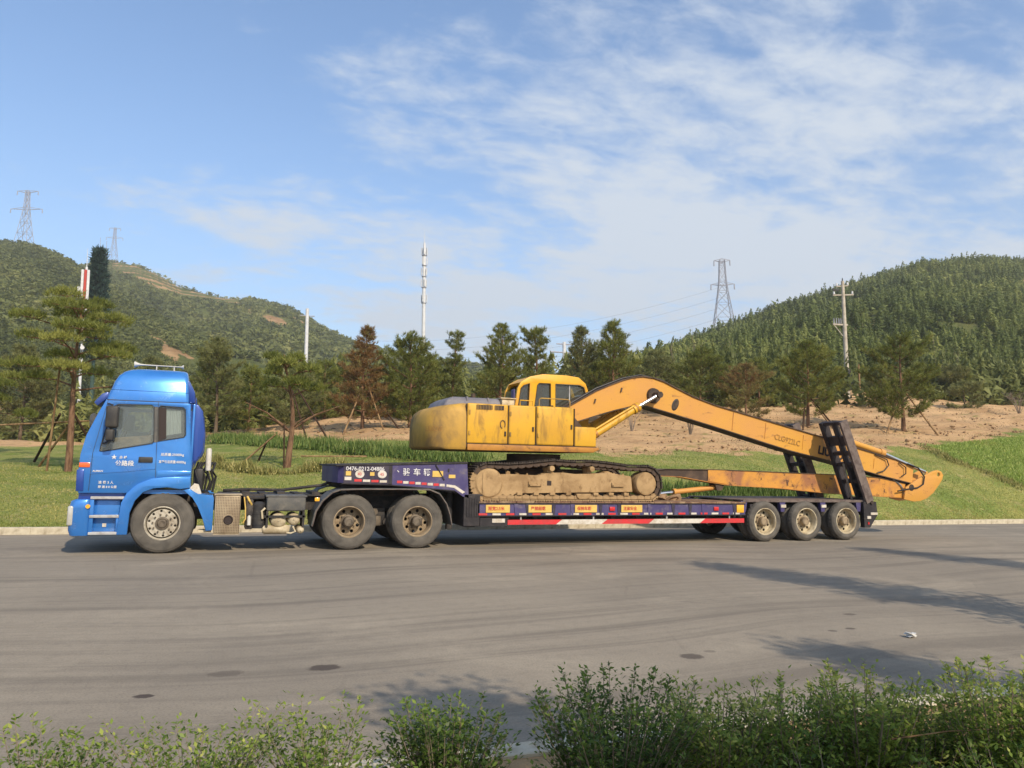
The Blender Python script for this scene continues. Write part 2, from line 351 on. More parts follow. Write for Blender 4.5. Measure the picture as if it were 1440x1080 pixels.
        if loc is not None: o.location = Vector(loc)-(root_loc(parent) if parent is not None else Vector((0, 0, 0)))
        return o
def npmesh(name, verts, faces, mat, tint=None, smooth=False):
    me = bpy.data.meshes.new(name); k = faces.shape[1]
    me.vertices.add(len(verts)); me.vertices.foreach_set('co', np.ascontiguousarray(verts, np.float32).ravel())
    me.loops.add(faces.size); me.loops.foreach_set('vertex_index', np.ascontiguousarray(faces, np.int32).ravel())
    me.polygons.add(len(faces)); me.polygons.foreach_set('loop_start', np.arange(0, faces.size, k, dtype=np.int32))
    if smooth: me.polygons.foreach_set('use_smooth', np.ones(len(faces), bool))
    me.update(calc_edges=True)
    if tint is not None:
        at = me.attributes.new('tint', 'FLOAT', 'POINT'); at.data.foreach_set('value', np.ascontiguousarray(tint, np.float32))
    me.materials.append(MATS[mat]); return me
def rrect(x0, x1, y0, y1, r, z, n=5):                                  # rounded rectangle ring at height z
    P = []
    for cx_, cy_, a0 in ((x1-r, y1-r, 0), (x0+r, y1-r, 90), (x0+r, y0+r, 180), (x1-r, y0+r, 270)):
        for i in range(n+1):
            a = math.radians(a0+90*i/n); P.append((cx_+r*math.cos(a), cy_+r*math.sin(a), z))
    return P
def copy_tree(o, parent=None):
    c = o.copy(); COL.objects.link(c); c.parent = parent
    for ch in [x for x in o.children]: copy_tree(ch, c)
    return c
def text(s, size, loc, mat, parent, name='lettering', xscale=1., th=.003, spacing=1., bold=0., rotx=PI/2, roty=0.):
    cu = bpy.data.curves.new('txt', 'FONT'); cu.body = s; cu.size = size; cu.extrude = th; cu.space_character = spacing; cu.offset = bold
    ob = bpy.data.objects.new('txt', cu); me = bpy.data.meshes.new_from_object(ob)
    bpy.data.objects.remove(ob); bpy.data.curves.remove(cu)
    mt = Matrix.Rotation(rotx, 4, 'X') @ Matrix.Rotation(roty, 4, 'Z') @ Matrix.Diagonal((xscale, 1, 1, 1)); me.transform(mt)
    me.materials.clear(); me.materials.append(MATS[mat]); me.name = name
    o = new_obj(name, me, parent); o.location = Vector(loc)-root_loc(parent); return o
# ------------------------------------------------------------------ terrain
TU = [-60, -4, 3, 8, 18, 28, 36, 53, 90, 140]; TB = [.3, .4, .7, 1.3, 1.8, 2.2, 2.4, 2.5, 2.5, 2.5]; TS = [.05, .06, .09, .1, .1, .12, .14, .19, .2, .2]
def terr(u, v):
    d = np.maximum(np.asarray(v, float)-4.4, 0); b = np.interp(u, TU, TB); s = np.interp(u, TU, TS)
    dd = np.where(d < 30, d, 30+14*(1-np.exp(-(d-30)/14.)))
    return .12+b*(1-np.exp(-d/4))+s*dd
def bumps(u, v): return .03*np.sin(u*1.3+v*.7)*np.sin(v*1.1-u*.4)+.02*np.sin(u*3.1+1)*np.sin(v*2.7)
SU = [-40, -9.8, -7.2, -1.1, 5.2, 9.5, 15.8, 24, 28.5, 31.5, 36.6, 42.8, 60]; SV = [33, 33, 37, 32, 20.4, 15.5, 11.4, 10.9, 10.9, 11.4, 12.8, 14.7, 19]
def soil_edge(u): return np.interp(u, SU, SV)
def grid_axis(parts):
    out = []
    for a, b, n in parts: out += list(np.linspace(a, b, n, endpoint=False))
    return np.array(out+[parts[-1][1]])
def grid_mesh(name, X, Y, Z, mat, attrs=None, smooth=True):
    nr, nc = X.shape; idx = np.arange(nr*nc).reshape(nr, nc)
    f = np.stack([idx[:-1, :-1], idx[:-1, 1:], idx[1:, 1:], idx[1:, :-1]], -1).reshape(-1, 4)
    me = npmesh(name, np.stack([X, Y, Z], -1).reshape(-1, 3), f, mat, None, smooth)
    for k, a in (attrs or {}).items():
        at = me.attributes.new(k, 'FLOAT', 'POINT'); at.data.foreach_set('value', np.ascontiguousarray(a, np.float32).ravel())
    return me
def ground_mat():
    m, t, out = nt('ground')
    p = t.nodes.new('ShaderNodeBsdfPrincipled'); t.links.new(p.outputs[0], out.inputs[0]); p.inputs['Roughness'].default_value = .95; p.inputs['Specular IOR Level'].default_value = .1
    v = t.nodes.new('ShaderNodeTexCoord').outputs['Object']
    at = t.nodes.new('ShaderNodeAttribute'); at.attribute_name = 'soil'
    g = mixcol(t, mrange(t, noise(t, v, .45, 6, .6, .4), .36, .64), (.185, .235, .052, 1), (.32, .31, .09, 1))
    g = mixcol(t, mrange(t, noise(t, v, 1.7, 6, .65, .5, (1, .7, 1)), .48, .72), g, (.40, .335, .145, 1))
    g = mixcol(t, mrange(t, noise(t, v, 14, 4, .7), .40, .70), g, (.10, .135, .038, 1))
    s = mixcol(t, mrange(t, noise(t, v, .35, 6, .6, .3, (1, 2.2, 1)), .36, .68), A(208, 172, 128, 1.15), A(176, 142, 104, 1.15))
    s = mixcol(t, mrange(t, noise(t, v, 3.5, 6, .7, .2, (1, 2, 1)), .52, .75), s, A(142, 112, 84))
    s = mixcol(t, mrange(t, noise(t, v, .9, 5, .65, .2, (1, 1.6, 1)), .56, .70), s, A(150, 142, 84))
    f = mth(t, 'ADD', at.outputs['Fac'], mth(t, 'MULTIPLY', mth(t, 'SUBTRACT', noise(t, v, 1.1, 7, .7), .5), 1.5))
    t.links.new(mixcol(t, mrange(t, f, .4, .6), g, s), p.inputs['Base Color'])
    b = t.nodes.new('ShaderNodeBump'); b.inputs['Strength'].default_value = .7; b.inputs['Distance'].default_value = .12
    t.links.new(noise(t, v, 6, 7, .7), b.inputs['Height']); t.links.new(b.outputs[0], p.inputs['Normal'])
ground_mat()
us = grid_axis([(-900, -80, 12), (-80, -14, 22), (-14, 60, 210), (60, 140, 60), (140, 1100, 14)])
vs_ = grid_axis([(4.42, 40, 130), (40, 110, 60), (110, 1100, 20)])
GX, GY = np.meshgrid(us, vs_)
GZ = terr(GX, GY)+bumps(GX, GY)*np.clip((GY-4.42)/1.5, 0, 1)
GZ = GZ+np.clip((GY-soil_edge(GX))/2, 0, 1)*np.clip((60-GY)/20, 0, 1)*(.07*np.sin(2.4*GY+1.2*np.sin(GX*.35))+.05*np.sin(GX*1.7+np.sin(GY*1.3)*2))
so = np.clip((GY-soil_edge(GX)+.9*np.sin(GX*.9)*np.sin(GX*.37+1)+.5*np.sin(GX*2.3+GY))/3.0+.5, 0, 1)*(1-.65*np.clip((GY-75)/40, 0, 1))
ground = new_obj('ground', grid_mesh('ground', GX, GY, GZ, 'ground', {'soil': so})); tag(ground, kind='structure')
# the near verge behind the camera's kerb
us = grid_axis([(-900, -10, 12), (-10, 16, 60), (16, 1100, 14)]); vs_ = grid_axis([(-400, -22, 10), (-22, -11.17, 40)])
VX, VY = np.meshgrid(us, vs_)
verge = new_obj('verge', grid_mesh('verge', VX, VY, .11+.5*bumps(VX, VY), 'ground', {'soil': .75+0*VX})); tag(verge, kind='structure')

# ------------------------------------------------------------------ road
def road_mat():
    m, t, out = nt('asphalt')
    p = t.nodes.new('ShaderNodeBsdfPrincipled'); t.links.new(p.outputs[0], out.inputs[0]); p.inputs['Specular IOR Level'].default_value = .3
    v = t.nodes.new('ShaderNodeTexCoord').outputs['Object']
    # tyre tracks run along the road and swing gently: warp y by a slow noise
    sp = t.nodes.new('ShaderNodeSeparateXYZ'); t.links.new(v, sp.inputs[0])
    w1 = mth(t, 'MULTIPLY', mth(t, 'SUBTRACT', noise(t, v, .06, 2, .5), .5), 6.0)
    cb = t.nodes.new('ShaderNodeCombineXYZ'); t.links.new(sp.outputs[0], cb.inputs[0]); t.links.new(mth(t, 'ADD', sp.outputs[1], w1), cb.inputs[1])
    wv = cb.outputs[0]
    base = mixcol(t, mrange(t, noise(t, v, .22, 5, .6, .5), .34, .66), ROAD_A, ROAD_B)
    tr = mrange(t, noise(t, wv, 1.0, 6, .68, .15, (.045, 1.5, 1)), .46, .64)
    c = mixcol(t, mth(t, 'MULTIPLY', tr, .55), base, ROAD_DARK)
    tr2 = mrange(t, noise(t, wv, 1.0, 4, .6, .1, (.10, 5.5, 1)), .52, .70)
    c = mixcol(t, mth(t, 'MULTIPLY', tr2, .38), c, ROAD_DARK)
    du = mrange(t, noise(t, v, .6, 7, .7, .6, (.6, 1, 1)), .50, .74)
    c = mixcol(t, mth(t, 'MULTIPLY', du, .6), c, ROAD_DUST)
    gr = mrange(t, noise(t, v, 55, 5, .8), .42, .70)
    c = mixcol(t, mth(t, 'MULTIPLY', gr, .55), c, ROAD_GRAIN)
    mo = mrange(t, noise(t, v, 7, 6, .75, .3), .46, .66)
    c = mixcol(t, mth(t, 'MULTIPLY', mo, .22), c, ROAD_DARK)
    g2 = mrange(t, noise(t, v, 70, 4, .8), .60, .74)
    c = mixcol(t, mth(t, 'MULTIPLY', g2, .38), c, ROAD_DUST)
    # hairline cracks, only in places
    vo = t.nodes.new('ShaderNodeTexVoronoi'); vo.feature = 'DISTANCE_TO_EDGE'; vo.inputs['Scale'].default_value = .42; t.links.new(mixcol(t, .08, v, noise(t, v, 2.2, 5, .7)), vo.inputs[0])
    ck = mth(t, 'MULTIPLY', mrange(t, vo.outputs[0], .004, .010, 1, 0), mrange(t, noise(t, v, .23, 3, .5), .50, .62))
    c = mixcol(t, mth(t, 'MULTIPLY', ck, .14), c, (.07, .06, .05, 1))
    ws = mrange(t, noise(t, v, 7, 6, .75, .4, (.5, 1, 1)), .70, .78)
    c = mixcol(t, mth(t, 'MULTIPLY', ws, .45), c, ROAD_DUST)
    wob = mth(t, 'MULTIPLY', mth(t, 'SUBTRACT', noise(t, v, 14, 5, .7), .5), 1.1)      # old oil and tar stains
    for (x, y, rx, ry, k) in ((1.72, -8.58, .13, .10, .85), (.42, -9.0, .07, .05, .95), (.97, -8.54, .14, .09, .45), (4.87, -9.12, .11, .10, .75), (5.15, -9.0, .06, .05, .4), (6.98, -8.59, .05, .05, .6), (7.26, -8.55, .06, .05, .7), (7.9, -7.9, .09, .06, .6)):
        ex = mth(t, 'DIVIDE', mth(t, 'SUBTRACT', sp.outputs[0], x), rx); ey = mth(t, 'DIVIDE', mth(t, 'SUBTRACT', sp.outputs[1], y), ry)
        dd = mth(t, 'ADD', mth(t, 'SQRT', mth(t, 'ADD', mth(t, 'MULTIPLY', ex, ex), mth(t, 'MULTIPLY', ey, ey)), 0), wob)
        c = mixcol(t, mrange(t, dd, .75, 1.15, k, 0), c, (.062, .048, .04, 1))
    t.links.new(c, p.inputs['Base Color']); p.inputs['Roughness'].default_value = .88
    b = t.nodes.new('ShaderNodeBump'); b.inputs['Strength'].default_value = .35; b.inputs['Distance'].default_value = .012
    t.links.new(noise(t, v, 95, 5, .75), b.inputs['Height']); t.links.new(b.outputs[0], p.inputs['Normal'])
road_mat()
us = grid_axis([(-900, -40, 6), (-40, 60, 80), (60, 1100, 10)]); vs_ = np.linspace(-11.0, 4.24, 16)
RX, RY = np.meshgrid(us, vs_)
road = new_obj('road', grid_mesh('road', RX, RY, 0*RX, 'asphalt')); tag(road, kind='structure')
# kerbs: one stone after another
def kerb(name, y0, y1, xs, z):
    k = new_obj(name, None); tag(k, kind='structure'); L_ = xs[1]-xs[0]
    b = B().box(0, L_-.002, 0, y1-y0, -.1, z, .006, 1); first = b.build('kerb_stone', 'kerb_stone', None, smooth=0)
    for i, x in enumerate(xs):
        o = first if i == 0 else first.copy()
        if i: COL.objects.link(o)
        o.parent = k; o.location = (x, y0+rnd.uniform(-.004, .004), rnd.uniform(-.006, .004))
    return k
kerb('far_kerb', 4.24, 4.42, [-14+.8*i for i in range(78)], .15)
kerb('near_kerb', -11.17, -11.0, [-6+.8*i for i in range(20)], .13)
b = B().box(-300, -14.01, 4.24, 4.42, -.1, .15).box(48.41, 500, 4.24, 4.42, -.1, .15).box(-300, -6.01, -11.17, -11.0, -.1, .13).box(10.01, 500, -11.17, -11.0, -.1, .13)
tag(b.build('kerb_run', 'kerb_stone', None, smooth=0), kind='structure')
b = B()
for i in range(5):
    a = rnd.uniform(0, 6); b.prism([(7.53+.05*math.cos(a), .012), (7.53+.05*math.cos(a+2), .03), (7.53+.05*math.cos(a+4), .05)], -9.13+.01*i, -9.08+.012*i)
tag(b.build('litter_scrap', 'litter_white', None, smooth=0), 'scrap of crumpled white litter lying on the open asphalt', 'litter')

# ------------------------------------------------------------------ hills
def hill_mat(name, g1, g2, g3):
    m, t, out = nt(name)
    p = t.nodes.new('ShaderNodeBsdfPrincipled'); t.links.new(p.outputs[0], out.inputs[0]); p.inputs['Roughness'].default_value = .95; p.inputs['Specular IOR Level'].default_value = .05
    v = t.nodes.new('ShaderNodeTexCoord').outputs['Object']; at = t.nodes.new('ShaderNodeAttribute'); at.attribute_name = 'soil'
    c = mixcol(t, mrange(t, noise(t, v, .03, 6, .65), .36, .66), g1, g2); c = mixcol(t, mrange(t, noise(t, v, .25, 5, .7), .42, .7), c, g3)
    s = mixcol(t, mrange(t, noise(t, v, .12, 6, .7), .36, .66), A(206, 170, 124), A(168, 132, 96))
    f = mth(t, 'ADD', at.outputs['Fac'], mth(t, 'MULTIPLY', mth(t, 'SUBTRACT', noise(t, v, .16, 6, .7), .5), .9))
    t.links.new(mixcol(t, mrange(t, f, .42, .58), c, s), p.inputs['Base Color'])
    b = t.nodes.new('ShaderNodeBump'); b.inputs['Strength'].default_value = 1; b.inputs['Distance'].default_value = 1.2
    t.links.new(noise(t, v, .5, 7, .7), b.inputs['Height']); t.links.new(b.outputs[0], p.inputs['Normal'])
hill_mat('hill_ground', (.10, .12, .034, 1), (.16, .165, .055, 1), (.07, .085, .026, 1))
def hill_grid(Rr, Ff, nc, nr, power, wob, seed, steps=None, behind=.45):
    Rr, Ff = np.array(Rr), np.array(Ff); n = len(Rr); q = np.arange(n); s = np.linspace(0, n-1, nc)
    R_ = np.stack([np.interp(s, q, Rr[:, k]) for k in range(3)], -1); F_ = np.stack([np.interp(s, q, Ff[:, k]) for k in range(3)], -1)
    t = np.linspace(0, 1+behind, nr)[:, None]; g = np.random.default_rng(seed)
    X = F_[:, 0]+(R_[:, 0]-F_[:, 0])*t; Y = F_[:, 1]+(R_[:, 1]-F_[:, 1])*t
    up_ = np.where(t <= 1, np.minimum(t, 1)**power, 1-((t-1)/behind)**1.5)
    Z = F_[:, 2]+(R_[:, 2]-F_[:, 2])*up_
    for k in range(6):
        fx, fy, ph = g.uniform(.01, .05)*(1+k*.5), g.uniform(.01, .05)*(1+k*.5), g.uniform(0, 6, 2)
        Z = Z+wob/(1+k*.6)*np.sin(X*fx+ph[0])*np.sin(Y*fy+ph[1])*np.sin(np.clip(t, 0, 1)*PI)**.7
    S, Tt = np.meshgrid(s, t[:, 0]); return X, Y, Z, S, Tt
RH_R = [(98.9, 170.4, 26.4), (115.3, 179.5, 32.0), (133.1, 188.1, 38.8), (155.0, 200.3, 47), (193.9, 210.7, 61), (233.2, 215.5, 74.7), (273.2, 220.2, 88), (307.4, 217.2, 94), (324.7, 210.6, 93.5), (354.2, 194.4, 89), (382.4, 173.7, 82), (424.3, 147.8, 73)]
RH_F = [(45.8, 69.8, 8.8), (48.3, 65.6, 9.1), (51.2, 62.4, 9.4), (53.8, 59.2, 9.5), (59.4, 53.8, 9.4), (65.9, 50.2, 9.3), (72.4, 47.7, 9.2), (78.9, 45.2, 9.0), (83.3, 43.5, 8.9), (92.0, 40.2, 8.6), (102.1, 36.2, 8.0), (116.6, 30.7, 6.9)]
LA_R = [(-268.1, 483.6, 119.0), (-207.8, 471.1, 120.5), (-161.3, 464.1, 120), (-111.8, 456.4, 115.5), (-95.2, 439.7, 111.5), (-78.1, 418.0, 102.6), (-61.7, 386.4, 89), (-46.9, 355.2, 76), (-28.5, 312.3, 60), (-10.7, 264.2, 44.5), (4.7, 216.7, 32), (15.8, 181.0, 24)]
LA_F = [(-75.0, 132.6, 1.6), (-56.0, 125.3, 1.7), (-41.8, 119.8, 1.8), (-27.6, 114.3, 1.9), (-23.8, 112.9, 2.0), (-20.0, 111.4, 2.0), (-16.7, 110.1, 2.0), (-13.4, 108.8, 2.1), (-8.7, 107.0, 2.1), (-3.0, 104.8, 2.4), (3.6, 102.2, 3.9), (10.3, 99.7, 4.9)]
LB_R = [(-183.2, 685.5, 141.5), (-131.6, 665.3, 145.4), (-106.0, 655.0, 149.4), (-85.5, 646.8, 153), (-77.8, 643.7, 154), (-63.6, 628.0, 149.6), (-49.7, 612.8, 142), (-28.0, 584.8, 126.2), (-1.1, 554.0, 115.6), (12.7, 538.3, 112.2), (26.0, 522.8, 109), (43.4, 506.1, 102.3), (59.2, 480.2, 87.5), (77.6, 453.1, 74.5), (93.1, 431.8, 67.4), (111.2, 409.5, 60.5), (131.1, 391.6, 56), (150.0, 374.1, 52)]
LB_F = [(-49.0, 187.2, 1.7), (-34.3, 181.6, 1.9), (-27.0, 178.7, 1.9), (-21.2, 176.5, 2.0), (-19.0, 175.6, 2.0), (-15.3, 174.2, 2.1), (-11.6, 172.8, 2.1), (-5.8, 170.5, 2.1), (2.3, 167.4, 3.6), (6.7, 165.7, 4.5), (11.1, 164.0, 5.0), (16.9, 161.8, 5.3), (22.8, 159.5, 5.9), (30.1, 156.7, 6.9), (36.7, 154.2, 7.8), (44.7, 151.0, 8.9), (53.5, 147.6, 10.0), (62.3, 144.3, 10.1)]
def patch(S, T, s0, t0, rs, rt_): return np.clip(1.25-np.sqrt(((S-s0)/rs)**2+((T-t0)/rt_)**2), 0, 1)
# right hill
X, Y, Z, S, T = hill_grid(RH_R, RH_F, 150, 80, .92, 1.6, 3)
so = np.maximum.reduce([patch(S, T, 3.35, .92, .62, .10), patch(S, T, 2.7, .86, .25, .05), patch(S, T, 8.0, .55, .10, .03), patch(S, T, 5.3, .22, .5, .03)])
RHG = (X, Y, Z, so); tag(new_obj('wooded_hill', grid_mesh('hill', X, Y, Z, 'hill_ground', {'soil': so})), kind='structure')
# left front hill
X, Y, Z, S, T = hill_grid(LA_R, LA_F, 120, 80, .95, 2.0, 5)
so = np.maximum.reduce([patch(S, T, 8.40, .64, .36, .09), patch(S, T, 8.66, .54, .26, .10), patch(S, T, 8.95, .60, .30, .022), patch(S, T, 10.0, .35, .3, .05), patch(S, T, 3, .05, 4.5, .02)])
LAG = (X, Y, Z, so); tag(new_obj('scrub_hill', grid_mesh('hill', X, Y, Z, 'hill_ground', {'soil': so})), kind='structure')
# left rear hill, terraced near its top
X, Y, Z, S, T = hill_grid(LB_R, LB_F, 190, 190, .95, 2.2, 8)
edge = np.clip((S-3.2)/.5, 0, 1)*np.clip((9.2-S)/.4, 0, 1)*np.clip((T-np.interp(S, [3, 5, 7, 9.3], [.78, .76, .77, .80]))/.02, 0, 1)*np.clip((1.0-T)/.01, 0, 1)
h = 6.6; q = (Z-18*0)/h; fr = q-np.floor(q); st = h*(np.floor(q)+np.clip((fr-.45)/.55, 0, 1))
Z = Z*(1-.5*edge)+st*.5*edge
so = edge*np.where(fr < .62, 1.35, .16)
so = np.maximum.reduce([so, patch(S, T, 9.35, .74, .18, .06), patch(S, T, 10.4, .68, .60, .07), patch(S, T, 11.3, .82, .35, .10), patch(S, T, 11.2, .60, .6, .010), patch(S, T, 9.9, .50, .12, .06), patch(S, T, 9.3, .58, .5, .010)])
LBG = (X, Y, Z, np.maximum(so, edge*.9)); tag(new_obj('terraced_hill', grid_mesh('hill', X, Y, Z, 'hill_ground', {'soil': so})), kind='structure')
def scatter(G, n, tmax_row, col_rng, seed, keep=.25, near_pow=1.0):
    X, Y, Z, so = G; g = np.random.default_rng(seed); nr, nc = X.shape
    r = (g.random(n)**near_pow)*(tmax_row-1.01); c = col_rng[0]+g.random(n)*(col_rng[1]-col_rng[0]-1.01)
    i, j = r.astype(int), c.astype(int); a, b_ = r-i, c-j
    def bl(M_): return (M_[i, j]*(1-a)*(1-b_)+M_[i+1, j]*a*(1-b_)+M_[i, j+1]*(1-a)*b_+M_[i+1, j+1]*a*b_)
    ok = bl(so) < keep+.25*g.random(n); P = np.stack([bl(X), bl(Y), bl(Z)], -1)[ok]; return P
def spread(protos, P, hs, ws, seed, tint_fn=None, jit=.07):
    g = np.random.default_rng(seed); V, F_, Tn = [], [], []; off = 0; pick = g.integers(0, len(protos), len(P)); a = g.uniform(0, 2*PI, len(P))
    tn = np.clip(g.normal(.45, .2, len(P)), 0, 1) if tint_fn is None else tint_fn(P, g)
    for k, (pv, pf) in enumerate(protos):
        I = np.where(pick == k)[0]
        if not len(I): continue
        ca, sa = np.cos(a[I])[:, None], np.sin(a[I])[:, None]
        x = (pv[:, 0]*ca-pv[:, 1]*sa)*ws[I][:, None]; y = (pv[:, 0]*sa+pv[:, 1]*ca)*ws[I][:, None]; z = pv[:, 2]*hs[I][:, None]
        V.append((np.stack([x, y, z], -1)+P[I][:, None, :]).reshape(-1, 3))
        F_.append((pf[None]+(np.arange(len(I))*len(pv))[:, None, None]).reshape(-1, 3)+off); off += len(I)*len(pv)
        Tn.append(np.clip(np.repeat(tn[I], len(pv))+g.normal(0, jit, len(I)*len(pv)), 0, 1))
    return np.concatenate(V), np.concatenate(F_), np.concatenate(Tn)
def conifer_proto(seed, layers=7, per=6, fine=1.):
    g = random.Random(seed); v, f = [], []
    for l in range(layers):
        h = (l+.3)/layers; r = .5*(1-h)**.75+.04
        for k in range(per):
            a = 2*PI*(k+g.random())/per; rr = r*g.uniform(.65, 1.2); w = (.12+.42*r)*fine; zt = h+g.uniform(-.06, .04)
            tip = (rr*math.cos(a), rr*math.sin(a), zt-.04+g.uniform(0, .06))
            s_ = (-math.sin(a)*w*.5, math.cos(a)*w*.5)
            n0 = len(v); v += [(s_[0]*.9+.3*tip[0], s_[1]*.9+.3*tip[1], zt+.10*fine+g.uniform(-.05, .08)), (-s_[0]*.9+.3*tip[0], -s_[1]*.9+.3*tip[1], zt+.02), tip]; f.append((n0, n0+1, n0+2))
    n0 = len(v); v += [(-.05, 0, .86), (.05, 0.02, .86), (0, 0, 1.04)]; f.append((n0, n0+1, n0+2))
    return np.array(v), np.array(f)
def shrub_proto(seed, n=30, sz=.16):
    g = np.random.default_rng(seed); d = g.normal(size=(n, 3)); d[:, 2] = np.abs(d[:, 2]); d /= np.linalg.norm(d, axis=1)[:, None]
    c = d*np.array([.5, .5, .8])*(.55+.45*g.random((n, 1))); v = []
    for k in range(n):
        e = g.normal(size=(3, 3)); e -= e.mean(0); v.append(c[k]+e*sz)
    return np.concatenate(v), np.arange(3*n).reshape(-1, 3)
CON = [conifer_proto(i, 7, 6, .8) for i in range(6)]; FINE = [conifer_proto(i+20, 9, 9, .52) for i in range(5)]; SHR = [shrub_proto(i, 30, .13) for i in range(6)]; TINY = [shrub_proto(i+50, 17, .17) for i in range(6)]; FSHR = [shrub_proto(i+30, 86, .075) for i in range(5)]
g0 = np.random.default_rng(21)
def patchy(P, g): return np.clip(.36+.20*np.sin(P[:, 0]*.06+1)*np.sin(P[:, 1]*.05)+.14*np.sin(P[:, 0]*.19+P[:, 1]*.07)+.1*np.sin(P[:, 1]*.31-P[:, 0]*.12)+g.normal(0, .13, len(P)), 0, 1)
def gaps(P, k): return (np.sin(P[:, 0]*.085+k)*np.sin(P[:, 1]*.11+P[:, 0]*.03)+.6*np.sin(P[:, 0]*.23-P[:, 1]*.17+k)) < .95
P = scatter(RHG, 15500, 57, (0, 118), 31); P = P[(np.hypot(P[:, 0]-.8, P[:, 1]+15) > 150) & gaps(P, 1)]; n = len(P)
hs = 1.5+2.2*g0.random(n)**1.6; hs *= 1+.4*(g0.random(n) > .94); V, F_, Tn = spread(CON+SHR[:3], P, hs, hs*g0.uniform(.5, 1.05, n), 33, patchy)
P = scatter(RHG, 7000, 28, (0, 118), 32); P = P[(np.hypot(P[:, 0]-.8, P[:, 1]+15) <= 152) & gaps(P, 1)]; n = len(P); hs = 1.4+2.5*g0.random(n)**1.5
V1, F1, T1 = spread(FINE+FSHR[:3], P, hs, hs*g0.uniform(.5, 1.0, n), 34, patchy)
V, F_, Tn = np.concatenate([V, V1]), np.concatenate([F_, F1+len(V)]), np.concatenate([Tn, T1])
tag(new_obj('hillside_wood', npmesh('hillside_wood', V, F_, 'hill_wood', Tn)), 'young dark green conifer wood covering the right hill', 'wood', kind='stuff')
P = scatter(LAG, 12500, 58, (18, 120), 41); P = P[np.hypot(P[:, 0]-.8, P[:, 1]+15) > 215]; n = len(P)
hs = 1.0+2.4*g0.random(n)**1.7; V, F_, Tn = spread(SHR, P, hs, hs*g0.uniform(1.0, 1.7, n), 43, patchy)
P = scatter(LAG, 4200, 26, (18, 120), 42); P = P[np.hypot(P[:, 0]-.8, P[:, 1]+15) <= 216]; n = len(P); hs = .9+2.4*g0.random(n)**1.6; V1, F1, T1 = spread(FSHR+FINE[:1], P, hs, hs*g0.uniform(.8, 1.4, n), 44, patchy); V, F_, Tn = np.concatenate([V, V1]), np.concatenate([F_, F1+len(V)]), np.concatenate([Tn, T1])
o = new_obj('hillside_scrub', npmesh('hillside_scrub', V, F_, 'hill_shrub', Tn)); tag(o, 'dense olive green scrub covering the near left hill', 'scrub', kind='stuff')
P = scatter(LBG, 13000, 134, (6, 190), 51, .28); n = len(P)
hs = g0.uniform(2.0, 4.2, n); V, F_, Tn = spread(TINY, P, hs, hs*g0.uniform(.9, 1.4, n), 53, patchy)
tag(new_obj('hillside_scrub', npmesh('hillside_scrub', V, F_, 'hill_shrub', Tn)), 'green scrub and small trees on the terraced hill behind', 'scrub', kind='stuff')
# belt of wood between the field and the hills
def belt(n, xa, ya, xb, yb, w, seed):
    g = np.random.default_rng(seed); k = g.random(n); P = np.stack([xa+(xb-xa)*k+g.normal(0, w, n), ya+(yb-ya)*k+g.normal(0, w, n)], -1); return np.concatenate([P, terr(P[:, 0], P[:, 1])[:, None]], 1)
P = np.concatenate([belt(420, -22, 76, 26, 84, 7, 61), belt(420, 24, 58, 60, 55, 6, 62), belt(300, 58, 42, 84, 36, 3, 63), belt(330, -6, 44, 34, 40, 2.5, 66), belt(160, 26, 38, 44, 34, 2.0, 67), belt(120, 56, 34, 74, 30, 1.6, 68)]); n = len(P)
hs = g0.uniform(1.2, 3.6, n); V, F_, Tn = spread(FSHR, P, hs, hs*g0.uniform(.7, 1.1, n), 64, patchy)
V2, F2, T2 = spread(FINE, P+np.array([.5, .4, .1]), hs*1.25, hs*.75, 65, patchy)
tag(new_obj('thicket', npmesh('thicket', np.concatenate([V, V2]), np.concatenate([F_, F2+len(V)]), 'hill_shrub', np.concatenate([Tn, T2]))), 'mixed green thicket along the foot of the hills', 'thicket', kind='stuff')

P = np.concatenate([belt(110, 64, 36.5, 78, 33, 1.2, 69), belt(60, 70, 37, 84, 34, 1.5, 70)]); n = len(P); hs = g0.uniform(.8, 1.9, n); V, F_, Tn = spread(FSHR, P, hs, hs*g0.uniform(.8, 1.2, n), 71)
tag(new_obj('yellow_green_shrubs', npmesh('yellow_green_shrubs', V, F_, 'bed_leaf', np.clip(Tn+.2, 0, 1))), 'bright yellow-green shrubs at the hill foot by the right edge', 'shrubs', kind='stuff')  # yellow-green leaf colour with a raised tint
# ------------------------------------------------------------------ wheels
def circ(cx_, cz, r, n=24, a0=0): return [(cx_+r*math.cos(a0+2*PI*k/n), cz+r*math.sin(a0+2*PI*k/n)) for k in range(n)]
def make_tyre(R, rb, w, y0, parent):
    pr = [(rb-.01, .05), (rb, .03), (rb+.03, .010), (rb+.06, .006), (rb+.065, .002), (rb+(R-rb)*.5, .0), (R-.065, .008), (R-.06, .012), (R-.028, .028), (R-.004, .055), (R, .10), (R, w*.38), (R-.012, w*.39), (R-.012, w*.42), (R, w*.43),
          (R, w*.57), (R-.012, w*.58), (R-.012, w*.61), (R, w*.62), (R, w-.10), (R-.004, w-.055), (R-.03, w-.025), (R-.1, w), (rb+.03, w-.01), (rb-.01, w-.05)]
    b = B().lathe([(r, y+y0) for r, y in pr], (0, 0, 0), 72, ((9, 10, 19, 20), .014)); return b.build('tyre', 'tyre', parent, 30, world=False)
